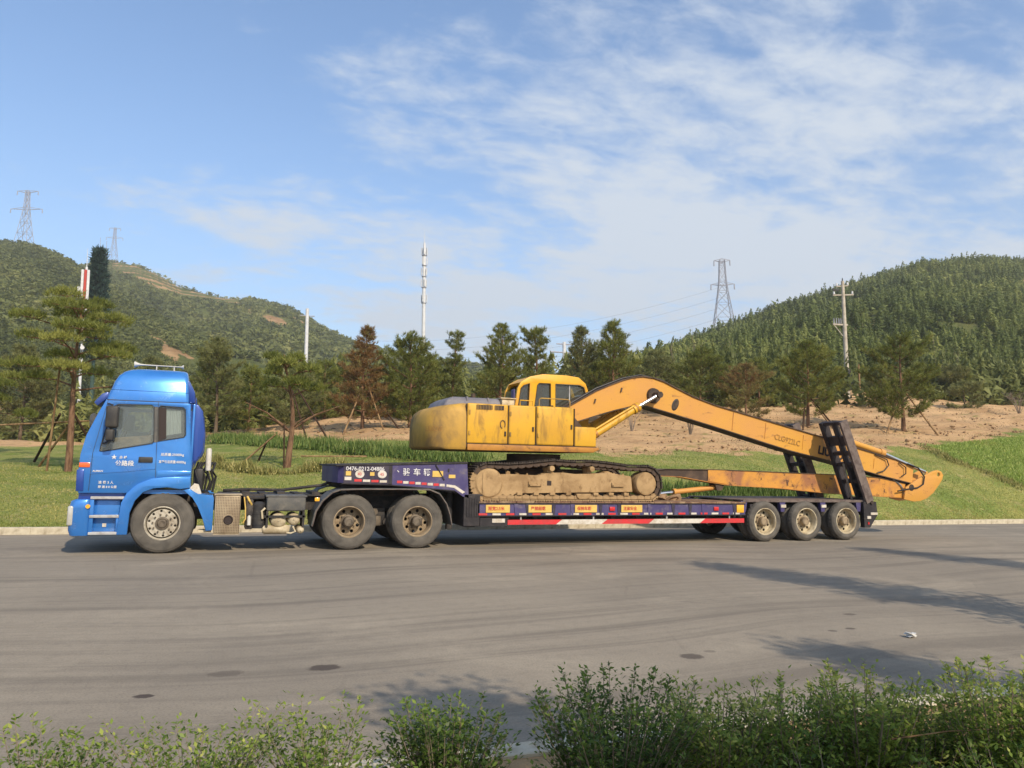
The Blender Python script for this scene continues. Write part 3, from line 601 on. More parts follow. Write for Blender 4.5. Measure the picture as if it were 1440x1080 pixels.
def make_wheel(kind, R, rb, w, rim_mat, parent):
    b = B()
    if kind == 'steer':
        b.lathe([(rb+.016, .035), (rb+.014, .018), (rb-.002, .014), (rb-.012, .03), (rb-.022, .085), (rb-.03, .16), (.05, .17)], n=48)
        b.plate(circ(0, 0, .245, 40), [circ(.218*math.cos(2*PI*k/10), .218*math.sin(2*PI*k/10), .021, 10) for k in range(10)], .03, .02, .004)
        b.lathe([(.246, .035), (.25, .07), (.246, .1), (.24, .1)], n=40)
        hy, nr_, nrad, disc_y = -.01, 10, .158, .02
    else:
        d = .225 if kind == 'drive' else .19
        b.lathe([(rb+.016, .035), (rb+.014, .018), (rb-.002, .014), (rb-.014, .03), (rb-.02, .06), (rb-.022, d+.02), (rb-.03, d+.05)], n=48)
        b.plate(circ(0, 0, rb-.024, 40), [circ((rb-.085)*math.cos(2*PI*(k+.5)/8), (rb-.085)*math.sin(2*PI*(k+.5)/8), .033, 12) for k in range(8)], d, .016, .004)
        hy, nr_, nrad, disc_y = (.02 if kind == 'drive' else .03), 8, .15, d-.008
    wh = b.build('wheel', rim_mat, parent, 30, world=False)
    make_tyre(R, rb, w, 0, wh)
    if kind != 'steer': make_tyre(R, rb, w, w+.05, wh)
    hr = .085 if kind == 'steer' else (.10 if kind == 'drive' else .105)
    B().lathe([(hr+.03, disc_y), (hr+.03, disc_y-.02), (hr, disc_y-.03), (hr, hy+.02), (hr-.015, hy), (hr-.045, hy-.004), (hr-.05, hy+.006), (0, hy+.006)], n=28).build('hub', 'hub_grey' if kind != 'trailer' else 'rim_dusty', wh, 30, world=False)
    b = B()
    for k in range(nr_): 
        a = 2*PI*k/nr_+.1; b.cyl((nrad*math.cos(a), disc_y, nrad*math.sin(a)), (nrad*math.cos(a), disc_y-.035, nrad*math.sin(a)), .016, .014, 6)
    tag(b.build('lug_nuts', 'hub_grey', wh, 30, world=False), kind='stuff')
    return wh
def put_wheels(proto, root, spots):
    base = root.location
    for i, (x, y, z, far) in enumerate(spots):
        o = proto if i == 0 else copy_tree(proto, root)
        o.parent = root; o.location = Vector((x, y, z))-base; o.rotation_euler = (0, rnd.uniform(0, 6), PI if far else 0)
def strips(parent, x0, x1, zf, y, n, hgt, l_frac=.9, first=0):           # red and white reflector pieces along an edge
    L_ = (x1-x0)/n
    for k in range(n):
        x = x0+k*L_; z = zf(x+L_/2)
        B().box(x, x+L_*l_frac, y-.004, y+.001, z-hgt/2, z+hgt/2).build('reflector_strip', 'tape_red' if (k+first) % 2 == 0 else 'tape_white', parent, 0)
VW = 2.46                                                                # body width
# ------------------------------------------------------------------ tractor unit
T = thing('tractor_unit', (1.6, 1.23, 0), 'blue high-roof tractor truck with its cab at the left, towing the lowbed trailer', 'truck')
# cab side panels with real window openings
outer = [(-1.36, 1.06), (-1.385, 1.4), (-1.37, 1.72), (-1.30, 2.06), (-1.14, 2.46), (-1.03, 2.70), (.27, 2.70), (.345, 2.66), (.36, 2.3), (.42, 1.5), (.43, 1.33), (.30, 1.30), (.03, 1.30), (-.22, 1.27), (-.42, 1.18), (-.56, 1.06)]
w1 = [(-1.075, 1.79), (-1.06, 1.90), (-.95, 2.40), (-.89, 2.585), (-.83, 2.615), (-.30, 2.625), (-.255, 2.59), (-.225, 1.99), (-.25, 1.945), (-1.02, 1.785)]
w2 = [(-.155, 1.985), (-.185, 2.58), (-.15, 2.62), (.22, 2.605), (.26, 2.57), (.29, 2.11), (.26, 2.07)]
cabp = B().plate(outer, [w1, w2], .05, .07, .015).plate(outer, [w1, w2], VW-.05, .07, .015)
cabp.box(-1.36, .40, .09, VW-.09, 1.05, 1.12).prism([(.345, 1.12), (.42, 1.12), (.42, 1.5), (.345, 2.68), (.27, 2.70)], .085, VW-.085)       # floor, rear wall
cabp.prism([(-1.36, 1.06), (-1.385, 1.4), (-1.37, 1.72), (-1.32, 1.72), (-1.33, 1.06)], .085, VW-.085)                                        # front lower panel
cabp.prism([(-1.02, 2.66), (-1.03, 2.70), (.27, 2.70), (.27, 2.66)], .085, VW-.085)
cab = cabp.build('cab', 'blue_paint', T, 40)
for yy in (.05, VW-.05):
    B().plate([(p[0]*.997, p[1]) for p in w1], [], yy, .008, .001).build('side_window', 'glass_truck', cab, 0)
    B().plate(w2, [], yy, .008, .001).build('rear_side_window', 'glass_truck' if yy < 1 else 'glass_dark', cab, 0)
B().prism([(-1.355, 1.74), (-1.295, 2.06), (-1.13, 2.46), (-1.03, 2.66), (-1.015, 2.66), (-1.115, 2.46), (-1.28, 2.06), (-1.335, 1.74)], .1, VW-.1).build('windscreen', 'glass_truck', cab, 0)
# window seals, B pillar, window line trims
for ww, nm in ((w1, 'window_seal'), (w2, 'window_seal')):
    b = B(); pts = [Vector((p[0], .012, p[1])) for p in ww]
    for i in range(len(pts)): b.beam(pts[i], pts[(i+1) % len(pts)], .012, .028, (0, 1, 0))
    b.build(nm, 'black_plastic', cab, 0)
B().plate([(-.225, 1.96), (-.25, 2.60), (-.19, 2.60), (-.16, 1.97)], [], .012, .012, .002).build('pillar_cover', 'grey_box', cab, 0)
B().plate([(-.15, 1.99), (-.18, 2.58), (-.06, 2.59), (-.03, 2.04)], [], .03, .012, .002).build('blind', 'letter_dark', cab, 0)
B().plate([(-.15, 1.995), (-.175, 2.57), (-.15, 2.60), (.21, 2.59), (.245, 2.56), (.275, 2.12), (.25, 2.085)], [[(-.05, 2.09), (-.075, 2.55), (.19, 2.55), (.215, 2.14)]], .06, .006, .001).build('window_border', 'letter_dark', cab, 0)
b = B()
for k in range(9): b.cyl((-.03+.032*k, .085+.01*(k % 2), 2.06), (-.045+.032*k, .085+.01*(k % 2), 2.62), .021, .021, 8)
b.build('curtain', 'cloth_grey', cab, 40)
b = B().box(-1.3, -.92, .15, VW-.15, 1.55, 1.86, .05).cyl((-.86, .62, 1.9), (-.80, .62, 1.98), .05, .05, 10); b.build('dashboard', 'seat_brown', cab, 40)
b = B()
for k in range(20):
    a = 2*PI*k/20; a2 = 2*PI*(k+1)/20
    b.beam((-.82+.08*math.sin(a), .62+.22*math.cos(a), 1.96+.2*math.sin(a)), (-.82+.08*math.sin(a2), .62+.22*math.cos(a2), 1.96+.2*math.sin(a2)), .03, .03)
b.build('steering_wheel', 'black_plastic', cab, 40)
for y in (.4, 1.6): B().box(-.75, -.3, y, y+.5, 1.3, 1.55, .06).box(-.35, -.2, y, y+.5, 1.4, 2.2, .05).build('seat', 'seat_brown', cab, 40)
B().prism([(-1.02, 1.80), (-.24, 1.97), (-.25, 2.10), (-.98, 2.02)], .22, .30, .01).build('door_trim', 'seat_brown', cab, 40)
B().box(-.95, -.3, 1.9, 2.0, 1.9, 2.2, .02).box(-.3, -.22, .3, 2.1, 1.9, 2.66, .01).build('bunk_board', 'cloth_grey', cab, 40)
B().prism([(-1.395, 1.09), (-1.405, 1.46), (-1.29, 1.46), (-1.28, 1.09)], .0, .10, .012).build('corner_panel', 'blue_dark', cab, 40)
# shut lines and swage
B().beam((-.195, .012, 2.70), (-.16, .012, 1.30), .006, .018, (0, 1, 0)).beam((-1.18, .012, 1.75), (-1.20, .012, 1.10), .006, .014, (0, 1, 0)).beam((-1.18, .012, 1.75), (-1.0, .012, 2.68), .006, .010, (0, 1, 0)).build('door_gap', 'black_plastic', cab, 0)
B().prism([(-1.2, 1.40), (-.7, 1.45), (-.17, 1.50), (-.17, 1.485), (-.7, 1.43), (-1.2, 1.385)], .004, .02, .003, 1).prism([(-.14, 1.46), (.42, 1.46), (.42, 1.40), (-.14, 1.34)], .0, .03, .008).build('swage_line', 'blue_paint', cab, 40)
B().prism([(-.455, 1.60), (-.45, 1.70), (-.225, 1.70), (-.22, 1.60)], -.012, .03, .012).build('door_handle', 'black_plastic', cab, 40)
B().box(-1.375, -1.205, .0, .05, 1.50, 1.585, .008).build('side_marker', 'orange_lens', cab, 40)
B().box(.17, .31, -.018, .03, 1.20, 1.28, .006).build('side_marker', 'orange_lens', cab, 40)
# lettering on the door and sleeper side
for s_, sz, x, z in (('★', .09, -.885, 1.655), ('赤 峰', .055, -.76, 1.665), ('公路段', .10, -.82, 1.545), ('准 乘 3 人', .055, -1.06, 1.225), ('限 速 8 0 公里', .048, -1.06, 1.15), ('总质量:25000kg', .058, -.10, 1.73), ('准牵引总质量:40000kg', .058, -.125, 1.60), ('AUMAN', .045, -1.16, 1.425)):
    text(s_, sz, (x, .008, z), 'letter_white', cab, bold=.0008 if sz < .09 else .002, xscale=.8 if '准牵引' in s_ else 1)
# roof fairing
def rr(x0, x1, y0, z, r): return rrect(x0, x1, y0, VW-y0, r, z)
b = B().loft([rr(-1.03, .31, .02, 2.69, .06), rr(-1.02, .31, .02, 2.74, .06), rr(-.985, .30, .045, 2.87, .07)]).loft([rr(-.975, .295, .054, 2.878, .06), rr(-.935, .285, .085, 3.02, .06), rr(-.875, .275, .12, 3.14, .07), rr(-.80, .262, .17, 3.225, .12), rr(-.70, .245, .25, 3.275, .14), rr(-.60, .22, .36, 3.30, .16)])
roof = b.build('roof_fairing', 'blue_paint', T, 42)
B().box(-1.02, .30, .012, .03, 2.683, 2.697).build('roof_seam', 'black_plastic', roof, 0)
B().prism([(-1.18, 2.58), (-1.24, 2.64), (-1.12, 2.80), (-1.02, 2.84), (-1.0, 2.74)], .12, VW-.12, .02).build('sun_visor', 'blue_dark', T, 40)
b = B().prism([(.22, 3.16), (.30, 3.10), (.40, 2.90), (.42, 2.70), (.30, 2.70)], .14, .55, .03).prism([(.22, 3.16), (.30, 3.10), (.40, 2.90), (.42, 2.70), (.30, 2.70)], VW-.55, VW-.14, .03); b.build('roof_deflector', 'blue_dark', T, 40)
for y in (.14, VW-.5):
    B().prism([(.37, 2.68), (.47, 2.68), (.56, 2.55), (.60, 2.2), (.60, 1.85), (.55, 1.72), (.46, 1.66), (.43, 1.5)], y, y+.36, .045, 3).build('side_deflector', 'blue_dark', T, 40)
b = B().box(.385, .43, .04, .16, 1.12, 2.68, .02); b.build('cab_corner', 'blue_paint', T, 40)
# horn
b = B().lathe([(0, -.05), (.10, -.055), (.105, -.05), (.06, 0), (.032, .05), (.022, .15), (.02, .72), (.03, .74), (.075, .78), (.07, .785), (0, .785)], n=20)
for v_ in b.bm.verts: v_.co = Vector((v_.co.y-.62, v_.co.x+.55, v_.co.z*.55+3.40))
b.cyl((-.3, .55, 3.25), (-.3, .55, 3.40), .012).cyl((.0, .55, 3.25), (.0, .55, 3.40), .012); b.build('air_horn', 'white_paint', T, 40)
# mirrors
b = B().box(-.985, -.79, -.34, -.14, 2.19, 2.57, .035, 3); mr = b.build('mirror', 'black_plastic', T, 40)
B().box(-.97, -.84, -.32, -.14, 1.96, 2.165, .03, 3).build('wide_angle_mirror', 'black_plastic', mr, 40)
B().tube([(-1.0, .03, 2.62), (-.96, -.1, 2.61), (-.9, -.22, 2.58)], .016).tube([(-1.03, .03, 1.92), (-.98, -.1, 1.93), (-.9, -.22, 1.99)], .016).tube([(-.9, -.23, 1.95), (-.9, -.23, 2.6)], .014).build('mirror_arm', 'black_plastic', mr, 40)
B().box(-.985, -.79, VW+.14, VW+.34, 2.19, 2.57, .035, 3).build('mirror', 'black_plastic', T, 40)
b = B().lathe([(0, -.03), (.11, -.02), (.14, .03), (.10, .09), (0, .10)], n=20)
for v_ in b.bm.verts: v_.co = Vector((v_.co.y-1.42, v_.co.x+1.4, v_.co.z*1.15+2.36))
b.tube([(-1.38, 1.4, 2.4), (-1.2, 1.35, 2.7)], .014); b.build('front_mirror', 'grey_box', T, 40)
# bumper, headlight, steps
b = B().loft([rrect(-1.45, -1.14, .02, VW-.02, .09, .33), rrect(-1.48, -1.14, 0, VW, .10, .42), rrect(-1.49, -1.14, 0, VW, .10, .80), rrect(-1.46, -1.14, .0, VW, .09, .92), rrect(-1.40, -1.14, .02, VW-.02, .08, .95)])
bump = b.build('bumper', 'blue_paint', T, 40)
b = B().box(-1.497, -1.40, -.006, .28, .50, .84, .03, 3); b.build('headlight', 'headlight', bump, 40)
b = B().box(-1.497, -1.40, VW-.28, VW+.006, .50, .84, .03, 3); b.build('headlight', 'headlight', bump, 40)
B().cyl((-1.19, .02, .83), (-1.19, -.015, .83), .04, .035, 16).build('turn_signal', 'amber_lens', bump, 40)
B().box(-1.36, -.62, .10, VW-.10, .93, 1.06, .01).build('cab_underside', 'blue_dark', T, 40)
sp_ = B().box(-1.135, -.70, .14, .30, .34, 1.04, .01).build('step_panel', 'blue_paint', T, 40)
for z, x1 in ((.345, -.70), (.635, -.70), (.955, -.63)):
    B().box(-1.16, x1, -.005, .16, z, z+.045, .006).build('step', 'step_grey', sp_, 0)
B().box(-1.165, -1.10, .02, .16, .345, .98, .01).box(-.745, -.69, .02, .16, .345, .66, .01).build('step_side', 'blue_paint', sp_, 40)
B().box(-.96, -.90, .125, .14, .47, .53).build('step_label', 'tape_white', sp_, 0)
# front wing round the wheel
def band(ctr, r_in, r_out, a0, a1, y0, y1, n=20):
    I = [(ctr[0]+r_in*math.cos(math.radians(a0+(a1-a0)*k/n)), ctr[1]+r_in*math.sin(math.radians(a0+(a1-a0)*k/n))) for k in range(n+1)]
    O = [(ctr[0]+r_out*math.cos(math.radians(a0+(a1-a0)*k/n)), ctr[1]+r_out*math.sin(math.radians(a0+(a1-a0)*k/n))) for k in range(n+1)]
    return O+I[::-1]
fo = [(-.72, .34), (-.70, .66), (-.68, .90), (-.60, 1.07), (-.45, 1.22), (-.22, 1.325), (.03, 1.355), (.42, 1.355), (.42, 1.16), (.26, 1.135), (.04, 1.165), (-.18, 1.145), (-.34, 1.075), (-.46, .93), (-.53, .72), (-.55, .34)]
wing = B().plate(fo, [], .01, .08, .02).plate(fo, [], VW-.01, .08, .02).build('front_wing', 'blue_paint', T, 40)
b = B()
for p, q in zip(fo[8:-1], fo[9:]): b.prism([p, q, (q[0], q[1]+.02), (p[0]+.001, p[1]+.02)], .04, .62); b.prism([p, q, (q[0], q[1]+.02), (p[0]+.001, p[1]+.02)], VW-.62, VW-.04)
b.build('wheel_arch_liner', 'black_plastic', T, 0)
ro = [(.42, 1.15), (.52, 1.06), (.56, 1.04), (.81, 1.04), (.835, .98), (.835, .40), (.72, .39), (.66, .62), (.58, .84), (.48, 1.0), (.36, 1.08), (.30, 1.12)]
for y in (.0, VW-.40): B().prism(ro, y, y+.40, .015).build('rear_mudguard', 'blue_paint', T, 40)
B().box(.60, .82, .1, .35, .36, .40).box(.72, .80, .12, .13, .36, .48).build('mudguard_bracket', 'cream', T, 0)
B().prism([(.28, 1.13), (.40, 1.13), (.48, 1.24), (.56, 1.22), (.62, 1.05), (.50, 1.045)], .05, .30, .01).build('wing_highlight', 'tape_white', T, 40)  # white piece imitating the highlight on top of the wheel arch
# chassis, engine, running gear
b = B()
for y in (.78, 1.60): b.box(-1.1, 5.45, y, y+.08, .72, 1.0)
for x in (.7, 1.5, 2.4, 3.0, 5.3): b.box(x, x+.12, .86, 1.60, .76, .96)
b.box(-1.0, .75, .75, 1.7, .55, 1.05, .05).box(-.2, .55, .85, 1.6, .35, .6, .05)
ch = b.build('chassis', 'chassis', T, 0)
b = B().cyl((0, .3, .535), (0, 2.16, .535), .06).box(-.12, .12, .55, 1.9, .42, .56, .02)
for x in (3.3, 4.65): b.cyl((x, .4, .535), (x, 2.06, .535), .09).cyl((x, 1.0, .535), (x, 1.46, .535), .24, .24, 20)
b.box(3.35, 4.6, .66, .76, .55, .66).box(3.35, 4.6, 1.7, 1.8, .55, .66).box(3.85, 4.1, .55, .85, .42, .78, .02).cyl((3.78, .5, .72), (3.78, .8, .72), .07).cyl((4.12, .5, .5), (4.12, .8, .5), .07)
b.build('axles', 'chassis', T, 30)
b = B().cyl((3.86, .45, .70), (3.86, .62, .70), .075, .07, 16).box(3.82, 4.0, .45, .55, .42, .62, .02); b.build('brake_chamber', 'hub_grey', T, 30)
# things hung on the near chassis side, left to right
b = B().box(.855, 1.30, .02, .56, .335, 1.03, .025); bx_ = b.build('silencer_cover', 'perforated', T, 40)
B().lathe([(.075, .022), (.085, .008), (.075, .0), (.066, .006), (.064, .017), (0, .017)], (1.10, 0, .585), 24).build('outlet_hole', 'letter_dark', bx_, 40)
b = B()
for k in range(15):
    for j in range(23):
        x, z = .88+.0283*k, .36+.0285*j
        if math.hypot(x-1.10, z-.585) < .1: continue
        b.box(x, x+.013, .014, .0225, z, z+.013)
tag(b.build('perforations', 'dark_brown', bx_, 0), kind='stuff')
B().box(.84, 1.32, .01, .6, 1.03, 1.05, .004).box(.85, 1.31, .02, .1, .32, .335).build('cover_lid', 'perforated', bx_, 0)
b = B().tube([(1.36, .12, 1.0), (1.39, .1, .8), (1.40, .1, .6), (1.36, .12, .52)], .012).tube([(1.42, .2, 1.0), (1.46, .12, .92), (1.50, .16, .86), (1.45, .2, .8)], .02); b.build('pipe', 'sign_yellow', T, 40)
B().cyl((1.465, .12, .48), (1.465, .12, .64), .035, .035, 14).cyl((1.465, .12, .64), (1.465, .12, .66), .02).build('canister', 'white_paint', T, 40)
b = B().box(1.40, 1.53, .15, .5, .40, .95, .02).box(1.35, 1.75, .3, .7, .95, 1.0, .01); b.build('valve_block', 'chassis', T, 40)
b = B()
b.cyl((1.64, .22, .42), (1.64, .22, .86), .13, .13, 20).cyl((1.64, .22, .86), (1.64, .22, .91), .13, .06, 20)
for z in (.48, .58, .68, .78): b.cyl((1.64, .22, z), (1.64, .22, z+.02), .138, .138, 20)
b.build('air_filter', 'black_plastic', T, 40)
b = B().box(1.76, 2.47, .03, .55, .74, 1.04, .03, 3).box(1.74, 2.49, .02, .56, 1.00, 1.035, .01); bb = b.build('battery_box', 'grey_box', T, 40)
b = B().box(1.76, 1.80, .05, .5, .45, .74).box(2.42, 2.46, .05, .5, .45, .74).box(1.72, 2.48, .05, .10, .62, .66)
b.build('tank_bracket', 'chassis', T, 0)
for x, z, r, m_ in ((1.99, .565, .145, 'cream'), (2.27, .585, .118, 'cream'), (2.40, .385, .07, 'cream')):
    B().lathe([(0, -.005), (r*.35, .0), (r*.75, .02), (r*.95, .055), (r, .09), (r, .55), (0, .60)], (x, .05, z), 28).cyl((x, .05, z), (x, .03, z), .014).build('air_tank', m_, T, 40)
b = B().lathe([(0, 0), (.06, .01), (.085, .05), (.085, .45), (.06, .49), (0, .5)], n=20)
for v_ in b.bm.verts: v_.co = Vector((v_.co.y+1.70, v_.co.x+.16, v_.co.z+.395))
b.build('air_tank', 'cream', T, 40)
B().tube([(2.25, .05, .46), (2.30, .04, .36), (2.22, .05, .33), (2.14, .06, .34)], .018).tube([(1.70, .06, .60), (1.68, .05, .74), (1.74, .05, .80)], .02).build('hose', 'cream', T, 40)
B().box(2.05, 2.2, .02, .05, .62, .635).box(1.80, 2.17, .03, .05, .62, .645).build('strap', 'chassis', T, 0)
# catwalk clutter behind the cab
b = B()
for k in range(7):
    x = .50+.05*k; z0 = 1.05+.02*(k % 3)
    b.tube([(x, .5+.1*k, z0), (x+.05, .45+.12*k, 1.25+.05*(k % 4)), (x-.02, .5+.1*k, 1.45+.04*(k % 3)), (x+.03, .6+.1*k, 1.62)], .022)
b.box(.45, .62, .55, 1.9, 1.0, 1.5, .02); b.build('air_hoses', 'rubber_hose', T, 40)
b = B().lathe([(0, 0), (.045, .01), (.05, .03), (.05, .40), (.035, .43), (0, .43)], n=14)
for v_ in b.bm.verts: v_.co = Vector((v_.co.x+.70, v_.co.z+.62, v_.co.y+1.46))
b.build('filter_bottle', 'white_paint', T, 40)
b = B().box(.9, 3.0, .62, 1.9, 1.0, 1.03)
for k in range(6): b.box(1.0+.33*k, 1.15+.33*k, .7, 1.8, 1.03, 1.05+.03*(k % 2))
b.tube([(1.0, 1.2, 1.08), (1.5, 1.0, 1.11), (2.1, 1.3, 1.09), (2.9, 1.2, 1.2), (3.3, 1.2, 1.36)], .03); b.build('catwalk', 'chassis', T, 0)
# drive-axle fenders
fp = [(2.60, .46), (2.66, .74), (2.78, .94), (2.95, 1.09), (3.10, 1.145), (3.5, 1.16), (4.3, 1.165), (4.86, 1.16), (5.07, 1.08), (5.22, .88), (5.30, .66), (5.34, .46)]
for y in (-.03, VW-.61):
    b = B()
    for p, q in zip(fp, fp[1:]):
        dx, dz = q[0]-p[0], q[1]-p[1]; l = math.hypot(dx, dz); n_ = (-dz/l*.022, dx/l*.022)
        b.prism([p, q, (q[0]+n_[0], q[1]+n_[1]), (p[0]+n_[0], p[1]+n_[1])], y, y+.64)
    b.build('drive_fender', 'grey_box', T, 40)
b = B()
for p, q in zip(fp, fp[1:]): b.beam((p[0], -.034, p[1]), (q[0], -.034, q[1]), .012, .05, (0, 1, 0))
b.build('fender_rim', 'pale_grey', T, 0)
B().box(2.62, 2.71, -.06, -.036, .93, 1.0, .01).build('side_lamp', 'amber_lens', T, 40)
b = B().prism([(3.35, 1.02), (3.35, 1.10), (3.6, 1.22), (4.25, 1.24), (4.75, 1.13), (4.75, 1.02)], .85, 1.6, .01).box(2.9, 5.3, .8, 1.66, 1.0, 1.03); b.build('fifth_wheel', 'grease', T, 0)
steer = make_wheel('steer', .535, .285, .30, 'rim_white', T); drive = make_wheel('drive', .535, .29, .29, 'rim_dusty', T)
put_wheels(steer, T, [(0, 0, .533, 0), (0, VW, .533, 1)])
put_wheels(drive, T, [(3.3, 0, .533, 0), (4.65, 0, .533, 0), (3.3, VW, .533, 1), (4.65, VW, .533, 1)])

# ------------------------------------------------------------------ lowbed trailer
R_ = thing('lowbed_trailer', (10, 1.25, 0), 'purple lowbed trailer with red and white reflectors and raised rear ramps', 'trailer')
TW = 2.50
gn = [(3.15, 1.605), (5.65, 1.695), (5.70, 1.0), (5.58, 1.03), (5.40, 1.15), (4.06, 1.255), (3.15, 1.275)]
b = B().prism(gn, .0, .07).prism(gn, TW-.07, TW)
b.loft([[(3.15, 0, z0), (3.06, .12, z0), (3.0, .45, z0), (2.98, 1.25, z0), (3.0, TW-.45, z0), (3.06, TW-.12, z0), (3.15, TW, z0), (3.22, TW-.05, z0), (3.22, .05, z0)] for z0 in (1.28, 1.60)])
gneck = b.build('gooseneck', 'purple', R_, 0)
b = B().prism([(3.0, 1.6), (5.66, 1.70), (5.66, 1.735), (3.0, 1.635)], -.02, TW+.02, .004, 1).prism([(3.12, 1.26), (4.06, 1.24), (5.40, 1.135), (5.40, 1.155), (4.06, 1.26), (3.12, 1.28)], -.012, TW+.012)
b.box(4.03, 4.10, -.012, .03, 1.25, 1.63).beam((4.98, -.008, 1.66), (5.17, -.008, 1.36), .02, .03, (0, 1, 0)).box(5.24, 5.27, -.01, .02, 1.52, 1.59)
b.build('gooseneck_frame', 'trailer_black', R_, 0)
B().prism([(3.15, 1.605), (4.035, 1.637), (4.035, 1.262), (3.15, 1.28)], -.006, .0).build('nose_panel', 'purple_dark', gneck, 0)
b = B().prism([(3.1, 1.27), (3.2, 1.15), (3.35, 1.13), (4.0, 1.13), (4.5, 1.20), (5.3, 1.12), (5.3, 1.2), (4.0, 1.25)], .3, TW-.3); b.build('gooseneck_beam', 'trailer_black', R_, 0)
text('0476-0212-04886', .105, (3.19, -.008, 1.525), 'letter_white', gneck, bold=.001, xscale=1.0)
for x, wd, hg, mt_ in ((3.19, .10, .085, 'sign_yellow'), (3.60, .0, .0, None), (3.66, .085, .07, 'sign_yellow')):
    if mt_: B().box(x, x+wd, -.012, -.006, 1.425, 1.425+hg).build('notice_plate', mt_, gneck, 0)
B().box(3.17, 3.30, -.012, -.006, 1.335, 1.40).build('notice_plate', 'tape_white', gneck, 0)
for x in (3.46, 3.90):
    b = B().lathe([(.0, -.012), (.075, -.012), (.078, -.006)], (x, 0, 1.455), 24)
    for v_ in b.bm.verts: v_.co.x = x+(v_.co.x-x)*1.15
    ov = b.build('number_badge', 'tape_white', gneck, 0); text('40' if x < 3.6 else '45', .08, (x-.045, -.014, 1.43), 'letter_red', gneck)
text('骏', .155, (4.31, -.008, 1.455), 'letter_white', gneck, bold=.002); text('车', .155, (4.52, -.008, 1.455), 'letter_white', gneck, bold=.002); text('辆', .155, (4.73, -.008, 1.455), 'letter_white', gneck, bold=.002)
text('、.', .13, (4.19, -.008, 1.51), 'letter_white', gneck, bold=.002)
B().box(4.92, 5.14, -.012, .0, 1.42, 1.54).build('notice_plate', 'sign_yellow', gneck, 0); B().box(5.26, 5.40, -.012, .0, 1.40, 1.47).build('notice_plate', 'sign_yellow', gneck, 0)
strips(gneck, 3.36, 4.02, lambda x: 1.335-.03*(x-3.36), -.007, 4, .045, .86)
strips(gneck, 4.20, 5.20, lambda x: 1.315-.06*(x-4.2), -.002, 8, .05, .86)
B().prism([(5.22, 1.275), (5.40, 1.255), (5.62, 1.12), (5.56, 1.09), (5.38, 1.205), (5.22, 1.225)], -.006, .0).build('reflector_strip', 'tape_white', gneck, 0)
# dark step box and steps under the gooseneck drop
b = B().box(5.60, 5.95, .0, TW, .43, 1.08, .01)
for k in range(5): b.box(5.66+.055*k, 5.685+.055*k, -.015, .0, .62, 1.0)
b.beam((5.60, .02, 1.02), (6.0, .02, 1.06), .03, .03); b.build('tool_box', 'trailer_black', R_, 0)
b = B().prism([(5.62, .46), (5.92, .46), (5.92, .40), (5.70, .40)], .2, .6).cyl((5.42, .45, .35), (5.42, .45, 1.1), .07, .07, 12).cyl((5.42, TW-.45, .35), (5.42, TW-.45, 1.1), .07, .07, 12); b.build('landing_leg', 'chassis', R_, 30)
# main bed
b = B().box(5.90, 12.55, .0, .10, .645, .885).box(5.90, 12.55, TW-.10, TW, .645, .885)
bed = b.build('side_rail', 'purple', R_, 0)
b = B().box(5.85, 12.55, -.02, .14, .628, .646).box(5.85, 12.55, -.02, .12, .884, .90).box(5.9, 13.2, .5, .62, .45, .88).box(5.9, 16.2, 1.88, 2.0, .45, .88).box(12.4, 16.2, .62, .74, .55, .88)
for k in range(12): b.box(5.95+.62*k, 6.03+.62*k, .1, TW-.1, .55, .88)
b.build('frame_rails', 'trailer_black', R_, 0)
for i, x in enumerate((6.72, 6.98, 7.58, 8.02, 8.70, 9.16, 9.92, 10.55, 11.0, 11.35, 12.22)):
    B().prism([(x, .648), (x+.045, .648), (x+.07, .883), (x-.025, .883)], -.014, .0).build('side_post', 'purple_dark' if i % 3 else 'purple', bed, 0)
for i in range(16):                                                       # deck planks
    x = 5.92+i*.415; B().box(x, x+.405, -.025, TW+.025, .902, .93+.006*(i % 3), .004, 1).build('deck_plank', 'deck_rust', R_, 0)
b = B().box(12.57, 16.45, .12, TW-.12, .955, .985, .004, 1).box(12.57, 16.5, .09, .12, .93, .99); b.build('rear_deck', 'pale_grey', R_, 0)
b = B()
for x in (12.60, 13.73, 14.97, 16.12): b.prism([(x-.09, .95), (x+.09, .95), (x+.05, .70), (x-.05, .70)], .10, .2).prism([(x-.09, .95), (x+.09, .95), (x+.05, .70), (x-.05, .70)], TW-.2, TW-.1)
b.build('deck_bracket', 'purple', R_, 0)
for x in (13.75, 14.99): B().box(x-.08, x+.07, .078, .10, .80, .87).build('reflector_strip', 'tape_white', R_, 0)
b = B()
for x in (13.13, 14.37, 15.61): b.cyl((x, .35, .475), (x, TW-.35, .475), .07).box(x-.06, x+.06, .6, TW-.6, .42, .53)
b.box(12.6, 16.2, .66, .76, .55, .68).box(12.6, 16.2, 1.74, 1.84, .55, .68); b.build('axles', 'chassis', R_, 30)
for x, n_ in ((6.07, '限宽2.5米'), (7.02, '严禁超载'), (8.10, '保持车距'), (9.23, '注意安全')):
    o = B().box(x, x+.53, -.02, -.014, .705, .865, .002, 1).build('notice_plate', 'sign_yellow', bed, 0); text(n_, .085, (x+.05, -.023, .76), 'letter_red', bed, bold=.001)
for x in (8.94, 11.66): B().box(x, x+.13, -.03, .0, .735, .825, .01).build('side_lamp', 'red_lens', bed, 40)
B().box(12.30, 12.50, -.022, .0, .69, .87, .004).build('side_lamp', 'amber_lens', bed, 40)
strips(bed, 5.92, 12.5, lambda x: .672, -.008, 22, .042, .62)
